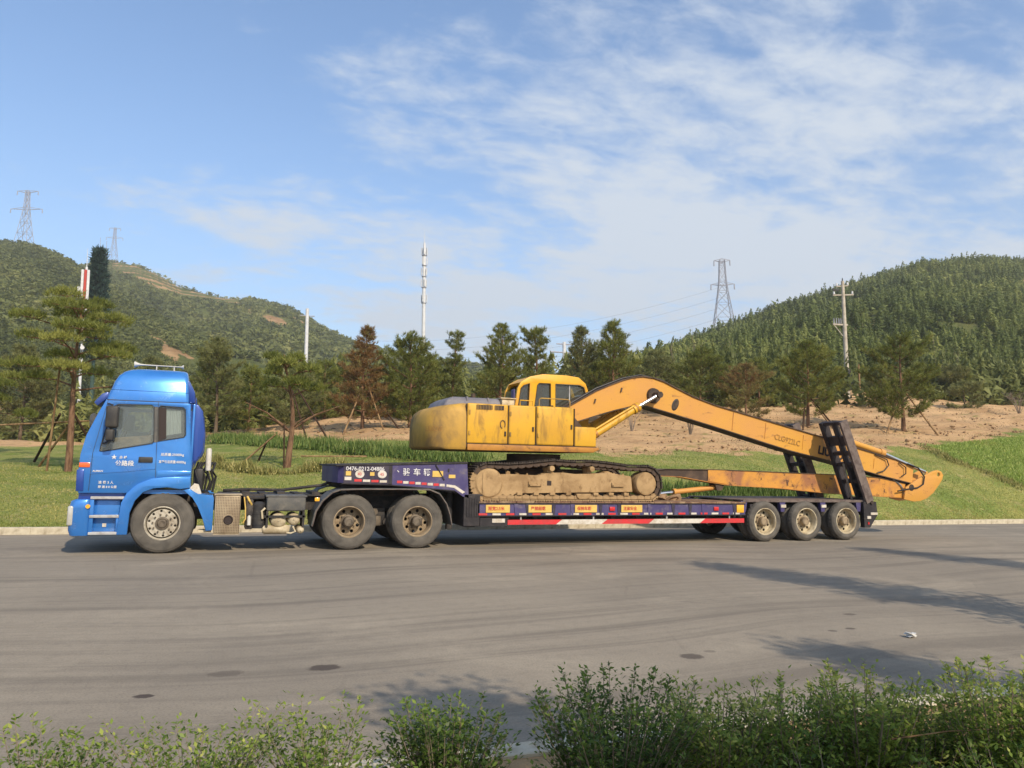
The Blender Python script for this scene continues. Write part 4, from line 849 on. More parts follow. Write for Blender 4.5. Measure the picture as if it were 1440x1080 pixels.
# side guard
gd = new_obj('side_guard', None, R_)
gpt = [6.56, 7.66, 8.75, 9.93, 11.28, 12.51]
sk = .14
for i in range(5):
    x0, x1 = gpt[i], gpt[i+1]; s0 = 0 if i == 0 else sk; s1 = 0 if i == 4 else sk
    B().prism([(x0, .455), (x1, .455), (x1+s1, .555), (x0+s0, .555)], -.012, .012).build('guard_board', 'tape_red' if i % 2 == 0 else 'tape_white', gd, 0)
b = B()
for x in (6.85, 8.55, 10.4, 12.1): b.box(x, x+.03, .013, .04, .46, .66)
b.build('guard_post', 'step_grey', gd, 0)
B().box(6.22, 6.50, -.008, .01, .50, .58).build('company_plate', 'tape_white', R_, 0)
B().box(5.96, 6.58, .0, .05, .43, .60).build('guard_backing', 'trailer_black', R_, 0)
# tail
b = B().prism([(16.2, .95), (16.62, .95), (16.66, .62), (16.40, .30), (16.22, .30)], .02, .16).prism([(16.2, .95), (16.62, .95), (16.66, .62), (16.40, .30), (16.22, .30)], TW-.16, TW-.02).box(16.3, 16.62, .16, TW-.16, .60, .92, .01); b.build('tail_frame', 'trailer_black', R_, 0)
B().box(16.42, 16.64, .0, .02, .62, .68).build('reflector_strip', 'tape_white', R_, 0); B().box(16.30, 16.42, -.0, .02, .52, .59).build('reflector_strip', 'tape_white', R_, 0); B().box(16.32, 16.36, .0, .02, .38, .44).build('tail_lamp', 'red_lens', R_, 0)
# raised loading ramps: two beams, a mid rib and rungs, leaning forward from the tail
def ramp(y0, y1):
    p0, p1 = Vector((16.44, 0, .95)), Vector((15.63, 0, 2.98)); d = (p1-p0).normalized(); n_ = Vector((d.z, 0, -d.x)); L_ = (p1-p0).length
    def at(s_, off, y): q = p0+d*s_+n_*off; return (q.x, y, q.z)
    def slab(bb, s0, s1, o0, o1, ya, yb):
        v = [bb.bm.verts.new(at(s_, o_, y)) for y in (ya, yb) for s_, o_ in ((s0, o0), (s1, o0), (s1, o1), (s0, o1))]
        for q in ((0, 1, 2, 3), (7, 6, 5, 4), (0, 4, 5, 1), (1, 5, 6, 2), (2, 6, 7, 3), (3, 7, 4, 0)): bb.bm.faces.new([v[i] for i in q])
    b = B(); slab(b, 0, L_, -.14, .10, y0, y0+.07); main = b.build('ramp', 'pale_grey', R_, 0)  # near beam coloured paler than the rest to imitate its sunlit side
    b = B(); slab(b, 0, L_, -.12, .08, y1-.12, y1); slab(b, 0, L_, -.10, .05, (y0+y1)/2-.10, (y0+y1)/2-.02); b.build('ramp_beam', 'ramp_black', main, 0)
    for k, s_ in enumerate((.02, .52, .98, 1.28, 1.55, L_-.09)):
        b = B(); slab(b, s_, s_+(.09 if k != 4 else .24), -.08, .03, y0+.06, y1-.05); b.build('rung', 'ramp_black', main, 0)
    b = B(); slab(b, .0, .95, .035, .05, y0+.07, (y0+y1)/2); b.build('ramp_plate', 'ramp_black', main, 0)
    B().cyl((16.46, y0-.02, .93), (16.46, y1+.02, .93), .045).build('ramp_hinge', 'grease', main, 30)
ramp(.0, .78); ramp(TW-.78, TW)
b = B().cyl((16.2, .40, .99), (15.95, .40, 1.9), .03, .03, 10); b.build('ramp_spring', 'steel', R_, 30)
tw = make_wheel('trailer', .478, .305, .23, 'cream', R_)
put_wheels(tw, R_, [(x, y, .476, f_) for f_, y in ((0, -.02), (1, TW+.02)) for x in (13.13, 14.37, 15.61)])
b = B()
for i in range(12): 
    a = i/12*2*PI; b.cyl((10.75+.5*math.cos(a)*rnd.random(), .9+.3*math.sin(a)*rnd.random(), .90), (10.8+.2*math.cos(a), .9+.1*math.sin(a), .98+.09*rnd.random()), .22, .04, 9)
tag(b.build('soil_heap', 'soil_heap', None, 0), 'low heap of dry pale soil on the trailer deck beside the crawler track', 'soil')
# ------------------------------------------------------------------ excavator
E_ = thing('excavator', (7.9, 1.27, .93), 'weathered yellow crawler excavator with long folded boom, parked on the trailer', 'excavator')
def track(yc, far):
    ctr_l, ctr_r, r = (6.16, 1.32), (9.93, 1.33), .385
    P = []
    for k in range(13): a = math.radians(270-180*k/12); P.append((ctr_l[0]+r*math.cos(a), ctr_l[1]+r*math.sin(a)))
    P += [(6.6, 1.70), (7.05, 1.735), (7.6, 1.80), (8.05, 1.785), (8.5, 1.80), (8.9, 1.775), (9.5, 1.715)]
    for k in range(13): a = math.radians(80-170*k/12); P.append((ctr_r[0]+r*math.cos(a), ctr_r[1]+r*math.sin(a)))
    P = [Vector((p[0], 0, max(p[1], .972))) for p in P]; P.append(P[0])
    seg = [(P[i+1]-P[i]).length for i in range(len(P)-1)]; tot = sum(seg); n = int(tot/.172); step = tot/n
    def atp(s_):
        for i, l in enumerate(seg):
            if s_ <= l: return P[i].lerp(P[i+1], s_/l), (P[i+1]-P[i]).normalized()
            s_ -= l
        return P[-1], (P[-1]-P[-2]).normalized()
    # frame is the part; shoes are its pieces
    y0 = yc-.20
    fr = [(6.05, 1.42), (6.18, 1.49), (6.74, 1.50), (7.31, 1.47), (7.47, 1.53), (7.9, 1.55), (8.2, 1.52), (9.02, 1.56), (9.56, 1.49), (9.60, 1.14), (6.78, 1.11), (6.68, 1.02), (6.23, 1.02), (6.0, 1.15), (5.94, 1.3)]
    tr = B().prism(fr, y0, y0+.38, .012, 1).build('track_frame', 'track_dust', E_, 30)
    b = B().box(-.083, .083, -.255, .255, .0, .022)
    for x in (-.06, 0, .06): b.box(x-.009, x+.009, -.25, .25, .022, .044)
    first = b.build('track_shoe', 'track_shoe', tr, 0, world=False)
    b = B().prism([(-.092, -.012), (-.092, -.06), (-.05, -.092), (.05, -.092), (.092, -.06), (.092, -.012)], -.215, -.155).prism([(-.092, -.012), (-.092, -.06), (-.05, -.092), (.05, -.092), (.092, -.06), (.092, -.012)], .155, .215).cyl((.0, -.20, -.08), (0, .20, -.08), .03, .03, 8)
    link = b.build('chain_link', 'dark_brown', tr, 0, world=False)
    plink, dlink = link.data, link.data.copy(); dlink.materials.clear(); dlink.materials.append(MATS['track_shoe_dusty'])
    plain, dusty = first.data, first.data.copy(); dusty.materials.clear(); dusty.materials.append(MATS['track_shoe_dusty'])
    for i in range(n):
        p, d = atp(i*step+.02); o = first if i == 0 else first.copy()
        if i: COL.objects.link(o); o.parent = tr
        o.data = dusty if (p.z < 1.05 or (p.x < 6.0 and p.z < 1.5)) else plain
        out_ = Vector((-d.z, 0, d.x))
        m3 = Matrix((d, Vector((0, 1, 0)), out_)).transposed()
        if m3.determinant() < 0: m3 = Matrix((d, Vector((0, -1, 0)), out_)).transposed()
        lk = link if i == 0 else link.copy()
        if i: COL.objects.link(lk); lk.parent = tr
        lk.data = dlink if (p.z < 1.05 or (p.x < 6.0 and p.z < 1.5)) else plink
        lk.matrix_basis = o.matrix_basis = Matrix.Translation(Vector((p.x, yc, p.z))-root_loc(E_)) @ m3.to_4x4()
    yf = yc-.27 if not far else yc+.27; sg = -1 if not far else 1
    # idler, sprocket, rollers
    B().lathe([(0, -.06), (.21, -.06), (.25, -.04), (.265, .0), (.265, .30), (.0, .30)], (9.93, yc-.19, 1.33), 32).build('idler', 'track_dust', tr, 30)
    B().lathe([(0, -.04), (.27, -.04), (.31, -.01), (.33, .04), (.33, .30), (0, .30)], (6.17, yc-.20, 1.30), 32).box(6.02, 6.06, yc-.255, yc-.23, 1.06, 1.52, .005).build('final_drive', 'track_dust', tr, 30)
    for x in (6.86, 7.24, 7.62, 8.0, 8.66, 9.04, 9.42):
        B().cyl((x, yc-.19, 1.06), (x, yc+.19, 1.06), .075, .075, 14).box(x-.06, x+.06, yc-.245, yc-.17, 1.06, 1.125, .008).build('track_roller', 'track_dust', tr, 30)
    for x, z in ((7.59, 1.635), (8.55, 1.64)): B().cyl((x, yc-.27, z), (x, yc+.15, z), .058, .055, 14).box(x-.05, x+.04, yc-.12, yc+.1, 1.5, z).build('carrier_roller', 'track_dust', tr, 30)
    B().box(6.72, 9.6, yc-.10, yc+.10, .99, 1.13).build('shade_backing', 'grease', tr, 0)  # dark backing added to imitate the shade in the roller gaps
    b = B().prism([(8.18, 1.10), (8.54, 1.10), (8.50, 1.02), (8.42, .985), (8.25, .985), (8.2, 1.03)], yc-.25, yc-.10, .01).box(7.06, 7.36, yc-.235, yc-.198, 1.25, 1.295, .008).box(7.06, 7.10, yc-.235, yc-.198, 1.25, 1.35, .006).box(9.06, 9.36, yc-.235, yc-.198, 1.25, 1.295, .008).box(9.06, 9.10, yc-.235, yc-.198, 1.25, 1.35, .006)
    b.build('track_guard', 'track_dust', tr, 30)
    B().box(7.50, 7.60, yc-.206, yc-.19, 1.27, 1.37).build('frame_hole', 'letter_dark', tr, 0)
    g = random.Random(3+int(yc*10)); b = B()
    for k in range(26):
        x = g.uniform(6.2, 9.5); r_ = g.uniform(.015, .04); z = 1.50+.03*math.sin(x*5)
        b.cyl((x, yc-.16+g.uniform(0, .2), z-.02), (x+g.uniform(-.03, .03), yc-.16+g.uniform(0, .2), z+r_*1.3), r_*1.4, r_*.3, 6)
    tag(b.build('caked_mud', 'track_dust', tr, 0), kind='stuff')
    return tr
track(.33, False); track(2.20, True)
b = B().box(6.9, 8.8, .55, 2.0, 1.22, 1.62, .05).cyl((7.65, 1.27, 1.55), (7.65, 1.27, 1.95), .62, .62, 32); b.build('swing_base', 'dark_brown', E_, 30)
# upper structure
HY0, HY1 = .25, 2.35
plan = [(5.69, .25), (5.45, .252), (5.25, .265), (5.08, .30), (4.94, .37), (4.84, .49), (4.78, .66), (4.735, .9), (4.71, 1.15), (4.705, 1.3)]
plan = [(5.69-(5.69-x)*.885, y) for x, y in plan]
plan = plan+[(x, 2.6-y) for x, y in plan[-2::-1]]
def cw(z, o, sh=0.): return [(x+o*(5.69-x)/.872, y+(sh if y < 1.3 else -sh)*(1 if x < 5.9 else 0), z) for x, y in plan]
cwt = B().loft([cw(1.995, .06, .03), cw(2.05, .0), cw(2.50, .0), cw(2.68, .03, .01), cw(2.79, .09, .025), cw(2.87, .20, .05), cw(2.93, .42, .09), cw(2.97, .72, .12)]).build('counterweight', 'yellow_grimy', E_, 50)
tx = text('LIUGONG', .15, (4.90, .0, 2.36), 'letter_faint', cwt, xscale=.42)
px_ = [q_[0] for q_ in plan[:10]][::-1]; py_ = [q_[1] for q_ in plan[:10]][::-1]
for v_ in tx.data.vertices: v_.co.y = float(np.interp(v_.co.x+4.90, px_, py_))-.006+(v_.co.y > 0)*.002
def panel(x0, x1, z0, z1, nm='side_panel', m_='yellow_paint', y1=HY1, bev=.035): return B().box(x0, x1, HY0, y1, z0, z1, bev, 3).build(nm, m_, E_, 40)
B().box(5.68, 8.2, HY0+.03, HY1-.03, 2.05, 2.90).build('upper_frame', 'dark_brown', E_, 0)
p1_ = panel(5.705, 6.625, 2.125, 2.975); p2_ = panel(6.64, 7.265, 2.125, 2.975); tk = panel(7.285, 8.19, 2.125, 2.985, 'fuel_tank', y1=1.0, bev=.05)
B().box(7.285, 8.1, 1.02, HY1, 2.125, 2.9).build('front_deck', 'orange_skirt', E_, 0); fb = B().box(8.205, 8.74, HY0, .85, 2.125, 2.565, .03, 3).build('tool_locker', 'yellow_paint', E_, 40)
B().prism([(5.72, 1.985), (8.66, 2.0), (8.79, 2.06), (8.80, 2.115), (5.72, 2.115)], HY0-.012, HY1+.012, .012).build('lower_skirt', 'orange_skirt', E_, 40)
for x0, x1 in ((5.90, 6.26), (6.31, 6.52)):
    v_ = B().box(x0, x1, HY0-.006, HY0+.01, 2.85, 2.945).build('vent', 'letter_dark', p1_, 0); b = B(); k = int((x1-x0)/.035)
    for i in range(k): b.box(x0+.006+i*.035, x0+.02+i*.035, HY0-.014, HY0-.004, 2.845, 2.95)
    tag(b.build('vent_slats', 'yellow_grimy', p1_, 0), kind='stuff')
b = B()
for k in range(14):
    a, a2 = math.radians(-40+300*k/14), math.radians(-40+300*(k+1)/14)
    b.beam((6.50+.055*math.cos(a), HY0-.006, 2.55+.085*math.sin(a)), (6.50+.055*math.cos(a2), HY0-.006, 2.55+.085*math.sin(a2)), .014, .02, (0, 1, 0))
b.build('door_latch', 'dark_brown', p1_, 0)
b = B().loft([rrect(5.28, 6.60, .62, 2.0, .06, 2.92), rrect(5.34, 6.60, .64, 1.97, .06, 3.04), rrect(5.46, 6.57, .68, 1.92, .06, 3.115), rrect(5.54, 6.54, .74, 1.86, .06, 3.135)]); b.build('engine_hood', 'hood_grey', E_, 50)
B().box(5.80, 5.84, .64, 1.96, 2.98, 3.145, .01).box(6.28, 6.32, .64, 1.96, 2.98, 3.14, .01).build('hood_rib', 'hood_grey', E_, 40)
B().box(6.64, 6.94, .70, 1.3, 2.97, 3.14, .02).box(6.60, 6.98, .66, 1.34, 3.14, 3.165, .008).build('battery_cover', 'cream', E_, 40)
b = B()
b.tube([(6.95, .4, 2.97), (6.95, .4, 3.10), (7.25, .4, 3.10), (7.25, .4, 2.97)], .014); b.build('hand_rail', 'yellow_paint', E_, 40)
# hinges, handles, bolts, rail and grime lines on the body
for x in (5.74, 6.66, 7.31):
    for z in (2.30, 2.74): B().box(x, x+.035, HY0-.018, HY0, z, z+.09, .004).build('hinge', 'yellow_grimy', E_, 0)
for x, z in ((6.56, 2.30), (7.20, 2.42), (8.12, 2.5)): B().box(x-.02, x+.02, HY0-.02, HY0, z, z+.10, .006).build('door_handle', 'grease', E_, 0)
for x in (5.695, 6.632, 7.275, 8.197): B().box(x-.006, x+.006, HY0-.002, HY0+.05, 2.13, 2.96).build('panel_gap', 'grease', E_, 0)
B().box(5.72, 8.74, HY0-.008, HY0+.02, 2.116, 2.128).build('panel_gap', 'dark_brown', E_, 0)
b = B().tube([(7.36, .30, 2.98), (7.36, .30, 3.13), (7.40, .30, 3.16), (8.06, .30, 3.16), (8.10, .30, 3.13), (8.10, .30, 2.98)], .013); b.build('hand_rail', 'yellow_grimy', E_, 40)
B().cyl((7.75, .55, 2.98), (7.75, .55, 3.03), .06, .055, 14).build('filler_cap', 'grease', E_, 40)
B().cyl((6.1, 1.1, 3.13), (6.1, 1.1, 3.26), .05, .05, 12).build('exhaust_stub', 'grease', E_, 40)
# cab on the far side
so_ = [(7.22, 2.12), (7.23, 3.1), (7.29, 3.48), (7.38, 3.64), (7.60, 3.77), (7.93, 3.845), (8.55, 3.85), (8.86, 3.82), (9.05, 3.68), (9.14, 3.45), (9.16, 3.1), (9.10, 2.12)]
wa = [(7.31, 3.08), (7.37, 3.48), (7.44, 3.55), (7.585, 3.60), (7.565, 3.08)]; wb = [(7.72, 3.06), (7.785, 3.57), (7.83, 3.62), (8.12, 3.625), (8.13, 3.06)]; wc = [(8.26, 3.06), (8.255, 3.625), (8.88, 3.63), (9.0, 3.58), (9.055, 3.40), (9.07, 3.06)]
CY0, CY1 = 1.42, 2.30
b = B().plate(so_, [wa, wb, wc], CY0+.04, .08, .02).plate(so_, [wa, wb, wc], CY1-.04, .08, .02)
b.prism([(7.60, 3.765), (7.93, 3.84), (8.55, 3.845), (8.86, 3.815), (8.84, 3.74), (8.5, 3.76), (7.9, 3.755), (7.62, 3.70)], CY0+.08, CY1-.08)
b.prism([(7.225, 2.12), (7.235, 3.1), (7.29, 3.1), (7.27, 2.12)], CY0+.08, CY1-.08).prism([(7.36, 3.62), (7.60, 3.765), (7.62, 3.70), (7.42, 3.58)], CY0+.08, CY1-.08).prism([(8.84, 3.74), (8.86, 3.815), (9.05, 3.68), (8.99, 3.62)], CY0+.08, CY1-.08)
b.prism([(9.05, 2.12), (9.10, 2.9), (9.155, 2.9), (9.10, 2.12)], CY0+.08, CY1-.08)
ecab = b.build('cab', 'yellow_cab', E_, 40)
for y in (CY0+.04, CY1-.04):
    for w_, nm in ((wa, 'rear_quarter_window'), (wb, 'side_window'), (wc, 'front_side_window')): B().plate(w_, [], y, .008, .001).build(nm, 'glass_cab', ecab, 0)
for w_ in (wa, wb, wc):
    b = B(); pts = [Vector((p[0], CY0+.0, p[1])) for p in w_]
    for i in range(len(pts)): b.beam(pts[i], pts[(i+1) % len(pts)], .01, .025, (0, 1, 0))
    b.build('window_seal', 'grease' if w_ is not wc else 'grey_box', ecab, 0)
B().box(8.62, 8.645, CY0+.03, CY0+.05, 3.06, 3.62).build('window_bar', 'step_grey', ecab, 0)
B().prism([(9.06, 3.40), (9.145, 3.45), (9.165, 2.9), (9.13, 2.9), (9.12, 3.42)], CY0+.1, CY1-.1).prism([(7.25, 3.12), (7.30, 3.46), (7.32, 3.46), (7.27, 3.12)], CY0+.1, CY1-.1).build('end_glass', 'glass_cab', ecab, 0)
B().box(7.55, 8.05, CY0+.2, CY1-.2, 2.7, 2.95, .05).box(7.5, 7.65, CY0+.22, CY1-.22, 2.9, 3.42, .04).build('seat', 'black_plastic', ecab, 40)
B().cyl((8.10, CY0+.3, 3.86), (8.10, CY0+.3, 3.90), .03).box(8.78, 8.83, CY0+.12, CY0+.18, 3.83, 3.88, .01).box(8.9, 8.95, CY0+.12, CY0+.18, 3.78, 3.83, .01).build('roof_fittings', 'black_plastic', ecab, 40)
B().box(7.08, 7.12, CY0-.28, CY0-.10, 3.08, 3.42, .02).tube([(7.12, CY0-.2, 3.0), (7.2, CY0+.05, 3.3)], .014).build('mirror', 'purple', E_, 40)
# boom
bt = [(8.30, 3.02), (8.72, 3.26), (9.1, 3.47), (9.45, 3.62), (9.77, 3.745), (10.05, 3.83), (10.32, 3.87), (10.62, 3.85), (10.9, 3.78), (11.2, 3.66), (11.75, 3.45), (12.4, 3.27), (14.61, 2.82), (16.26, 2.48), (17.24, 2.27), (18.3, 2.05), (18.98, 1.86)]
bb_ = [(8.25, 2.66), (8.64, 2.75), (9.16, 2.92), (9.60, 3.05), (9.96, 3.14), (10.2, 3.18), (10.45, 3.175), (10.95, 3.07), (12.4, 2.75), (14.6, 2.24), (16.24, 1.94), (17.73, 1.63), (18.9, 1.42)]
BY0, BY1 = .93, 1.33
boom = B().prism(bt+bb_[::-1], BY0, BY1, .006, 1).build('boom', 'orange_paint', E_, 25)
def flange(pts, y0, y1, th, sgn):
    b = B()
    for p, q in zip(pts, pts[1:]):
        dx, dz = q[0]-p[0], q[1]-p[1]; l = math.hypot(dx, dz); n_ = (-dz/l*th*sgn, dx/l*th*sgn)
        b.prism([p, q, (q[0]+n_[0], q[1]+n_[1]), (p[0]+n_[0], p[1]+n_[1])], y0, y1)
    return b
flange(bt, BY0-.035, BY1+.035, .022, 1).build('boom_top_plate', 'dark_brown', boom, 0); flange(bb_, BY0-.03, BY1+.03, .022, -1).build('boom_bottom_plate', 'dark_brown', boom, 0)
b = B().cyl((10.62, .60, 3.43), (10.62, 1.66, 3.43), .075, .075, 16).cyl((10.62, .86, 3.43), (10.62, .93, 3.43), .17, .19, 20); b.build('boom_pin', 'grease', boom, 30)
b = B()
b.lathe([(0, -.012), (.10, -.012), (.13, .0)], (0, 0, 0), 20)
for v_ in b.bm.verts: v_.co = Vector((11.24+v_.co.x*.75+v_.co.z*.35, BY0+v_.co.y, 3.24+v_.co.z*1.15))
b.build('boom_access_hole', 'grease', boom, 0)
for x, z in ((9.02, 3.22), (9.72, 3.52)): B().beam((x, BY0-.02, z-.05), (x+.03, BY0-.02, z+.05), .03, .035, (0, 1, 0)).build('hose_clip', 'dark_brown', boom, 0)
for x, z in ((12.9, 2.90), (13.9, 2.70), (15.1, 2.44), (16.9, 2.06), (17.5, 1.93)): B().beam((x, BY0-.006, z-.24*(1-(x-12)/14)), (x+.05, BY0-.006, z+.24*(1-(x-12)/14)), .012, .012, (0, 1, 0)).build('weld_seam', 'orange_rust', boom, 0)
for x, z in ((11.9, 3.44), (13.2, 3.14), (14.6, 2.86), (15.9, 2.59)): B().box(x, x+.10, 1.12, 1.28, z-.02, z+.05, .008).build('hose_clamp', 'dark_brown', boom, 0)
ang = -math.atan(.206)
text('LIUGONG', .30, (15.60, BY0-.012, 2.17), 'letter_dark', boom, bold=.010, roty=ang, xscale=.95); text('CLG922LC', .20, (14.2, BY0-.012, 2.50), 'letter_faint', boom, roty=ang, xscale=.9)
for y in (.70, 1.56):
    c = B().cyl((8.72, y, 2.30), (10.04, y, 3.105), .088, .088, 20).cyl((9.93, y, 3.04), (10.08, y, 3.13), .115, .115, 20).cyl((8.70, y-.09, 2.29), (8.70, y+.09, 2.29), .12, .12, 18).build('boom_cylinder', 'yellow_paint', E_, 30)
    B().cyl((10.05, y, 3.11), (10.60, y, 3.42), .045, .045, 14).build('piston_rod', 'chrome', c, 30)
    B().tube([(8.8, y-.06, 2.48), (9.3, y-.09, 2.78), (9.9, y-.08, 3.12)], .025).build('cylinder_pipe', 'yellow_paint', c, 40)
    B().cyl((9.98, y, 3.07), (10.02, y, 3.095), .118, .118, 20).cyl((8.92, y, 2.425), (8.97, y, 2.455), .1, .1, 20).build('cylinder_band', 'orange_skirt', c, 30)
B().prism([(8.2, 2.14), (8.9, 2.18), (8.85, 2.42), (8.5, 2.8), (8.2, 2.95)], .86, .92).prism([(8.2, 2.14), (8.9, 2.18), (8.85, 2.42), (8.5, 2.8), (8.2, 2.95)], 1.34, 1.40).build('boom_foot', 'dark_brown', E_, 0)
# stick folded back under the boom
st_ = [(10.55, 1.60), (10.99, 1.665), (12.39, 1.675), (13.47, 1.66), (15.52, 1.62), (16.72, 1.60), (17.72, 1.55), (18.70, 1.40)]; sb_ = [(10.55, 1.52), (11.4, 1.50), (12.18, 1.39), (12.81, 1.31), (14.35, 1.25), (15.98, 1.13), (17.7, 1.06), (18.60, 1.02)]
SY0, SY1 = .97, 1.29
stick = B().prism(st_[2:]+sb_[:1:-1], SY0, SY1, .006, 1).build('stick', 'orange_rust', E_, 25)
B().prism([st_[0], st_[1], (12.40, 1.675), (12.19, 1.39), (11.4, 1.50), sb_[0]], SY0+.01, SY1-.01).build('stick_nose', 'dark_brown', stick, 25)
B().prism([(12.2, 1.67), (12.75, 1.665), (13.0, 1.50), (12.75, 1.33), (12.2, 1.40)], SY0-.012, SY0).build('worn_patch', 'orange_rust', stick, 0)
flange(st_, SY0-.02, SY1+.02, .016, 1).build('stick_top_plate', 'dark_brown', stick, 0); flange(sb_, SY0-.02, SY1+.02, .016, -1).build('stick_bottom_plate', 'orange_skirt', stick, 0)
bc = B().cyl((11.32, 1.13, 1.12), (12.48, 1.13, 1.235), .062, .062, 18).cyl((11.3, 1.13, 1.118), (11.38, 1.13, 1.126), .08, .08, 18).build('bucket_cylinder', 'orange_paint', E_, 30)
B().cyl((10.72, 1.13, 1.06), (11.32, 1.13, 1.12), .034, .034, 12).build('piston_rod', 'chrome', bc, 30)
B().prism([(12.42, 1.38), (12.72, 1.34), (12.62, 1.17), (12.48, 1.17)], .99, 1.04).prism([(12.42, 1.38), (12.72, 1.34), (12.62, 1.17), (12.48, 1.17)], 1.22, 1.27).build('cylinder_bracket', 'dark_brown', stick, 0)
tip = [(18.52, .98), (18.60, 1.30), (18.86, 1.44), (19.2, 1.60), (19.62, 1.76), (19.80, 1.80), (19.95, 1.76), (20.02, 1.66), (19.98, 1.54), (19.86, 1.40), (19.62, 1.16), (19.35, 1.0), (19.1, .93), (18.85, .92)]
hole = circ(19.84, 1.67, .055, 14)
tp = B().plate(tip, [hole], .90, .06, .01).plate(tip, [hole], 1.36, .06, .01).prism([(18.55, .99), (18.62, 1.28), (19.3, 1.5), (19.7, 1.3), (19.3, 1.0), (18.9, .94)], .93, 1.33).build('stick_end_bracket', 'orange_paint', E_, 30)
B().prism([(18.05, 1.62), (18.95, 1.42), (18.62, 1.30), (18.55, 1.02), (18.25, 1.05)], 1.0, 1.26).build('linkage', 'grease', E_, 0)
B().cyl((18.80, .86, 1.30), (18.80, 1.40, 1.30), .09, .09, 16).build('stick_pin', 'grease', tp, 30)
sc_ = B().cyl((16.5, 1.13, 2.60), (18.02, 1.13, 2.245), .085, .085, 18).cyl((17.95, 1.13, 2.26), (18.1, 1.13, 2.225), .105, .105, 18).build('stick_cylinder', 'orange_paint', E_, 30)
B().cyl((18.05, 1.13, 2.24), (19.62, 1.13, 1.735), .048, .048, 14).build('piston_rod', 'chrome', sc_, 30)
b = B()
b.tube([(17.55, .9, 2.18), (17.95, .88, 2.05), (18.0, .87, 1.9), (17.85, .88, 1.75), (17.6, .9, 1.68)], .016)
b.tube([(18.4, .9, 1.98), (18.62, .87, 1.85), (18.6, .86, 1.68), (18.45, .87, 1.6)], .016)
b.tube([(18.7, .88, 1.95), (19.05, .85, 1.85), (19.25, .83, 1.6), (19.2, .83, 1.4), (19.0, .84, 1.3), (18.6, .86, 1.25), (18.3, .88, 1.2)], .02)
b.tube([(11.4, 1.2, 3.60), (12.4, 1.2, 3.33), (14.6, 1.2, 2.87), (16.4, 1.2, 2.50)], .022)
b.tube([(8.4, 1.0, 3.12), (9.1, 1.0, 3.53), (9.8, 1.0, 3.81), (10.3, 1.0, 3.92), (10.9, 1.0, 3.83), (11.4, 1.0, 3.62)], .022)
b.build('hydraulic_hose', 'rubber_hose', E_, 40)
b = B().tube([(18.15, 1.0, 1.60), (18.5, .96, 1.35), (18.65, .95, 1.1)], .03).box(18.55, 18.70, .9, .96, 1.05, 1.16, .01); b.build('link_arm', 'steel', E_, 40)
# ------------------------------------------------------------------ trees
def unit(a): return a/np.maximum(np.linalg.norm(a, axis=-1, keepdims=True), 1e-9)
def tufts(C_, D_, n, length, width, g, spread_=.9, up_=.25, tint0=.45, tvar=.2):
    """needle tufts: n thin blades round every centre C_ along the direction D_"""
    N = len(C_); d = np.repeat(D_, n, 0)+g.normal(0, spread_, (N*n, 3)); d[:, 2] += up_; d = unit(d)
    s_ = unit(np.cross(d, g.normal(size=d.shape))); c = np.repeat(C_, n, 0)+g.normal(0, length*.15, (N*n, 3))
    L_ = length*g.uniform(.6, 1.15, (N*n, 1)); w = width*g.uniform(.7, 1.3, (N*n, 1))
    V = np.stack([c-s_*w, c+s_*w, c+d*L_], 1).reshape(-1, 3); F_ = np.arange(3*N*n).reshape(-1, 3)
    tn = np.repeat(np.clip(g.normal(tint0, tvar, N), 0, 1), n*3); return V, F_, np.clip(tn+g.normal(0, .06, len(tn)), 0, 1)
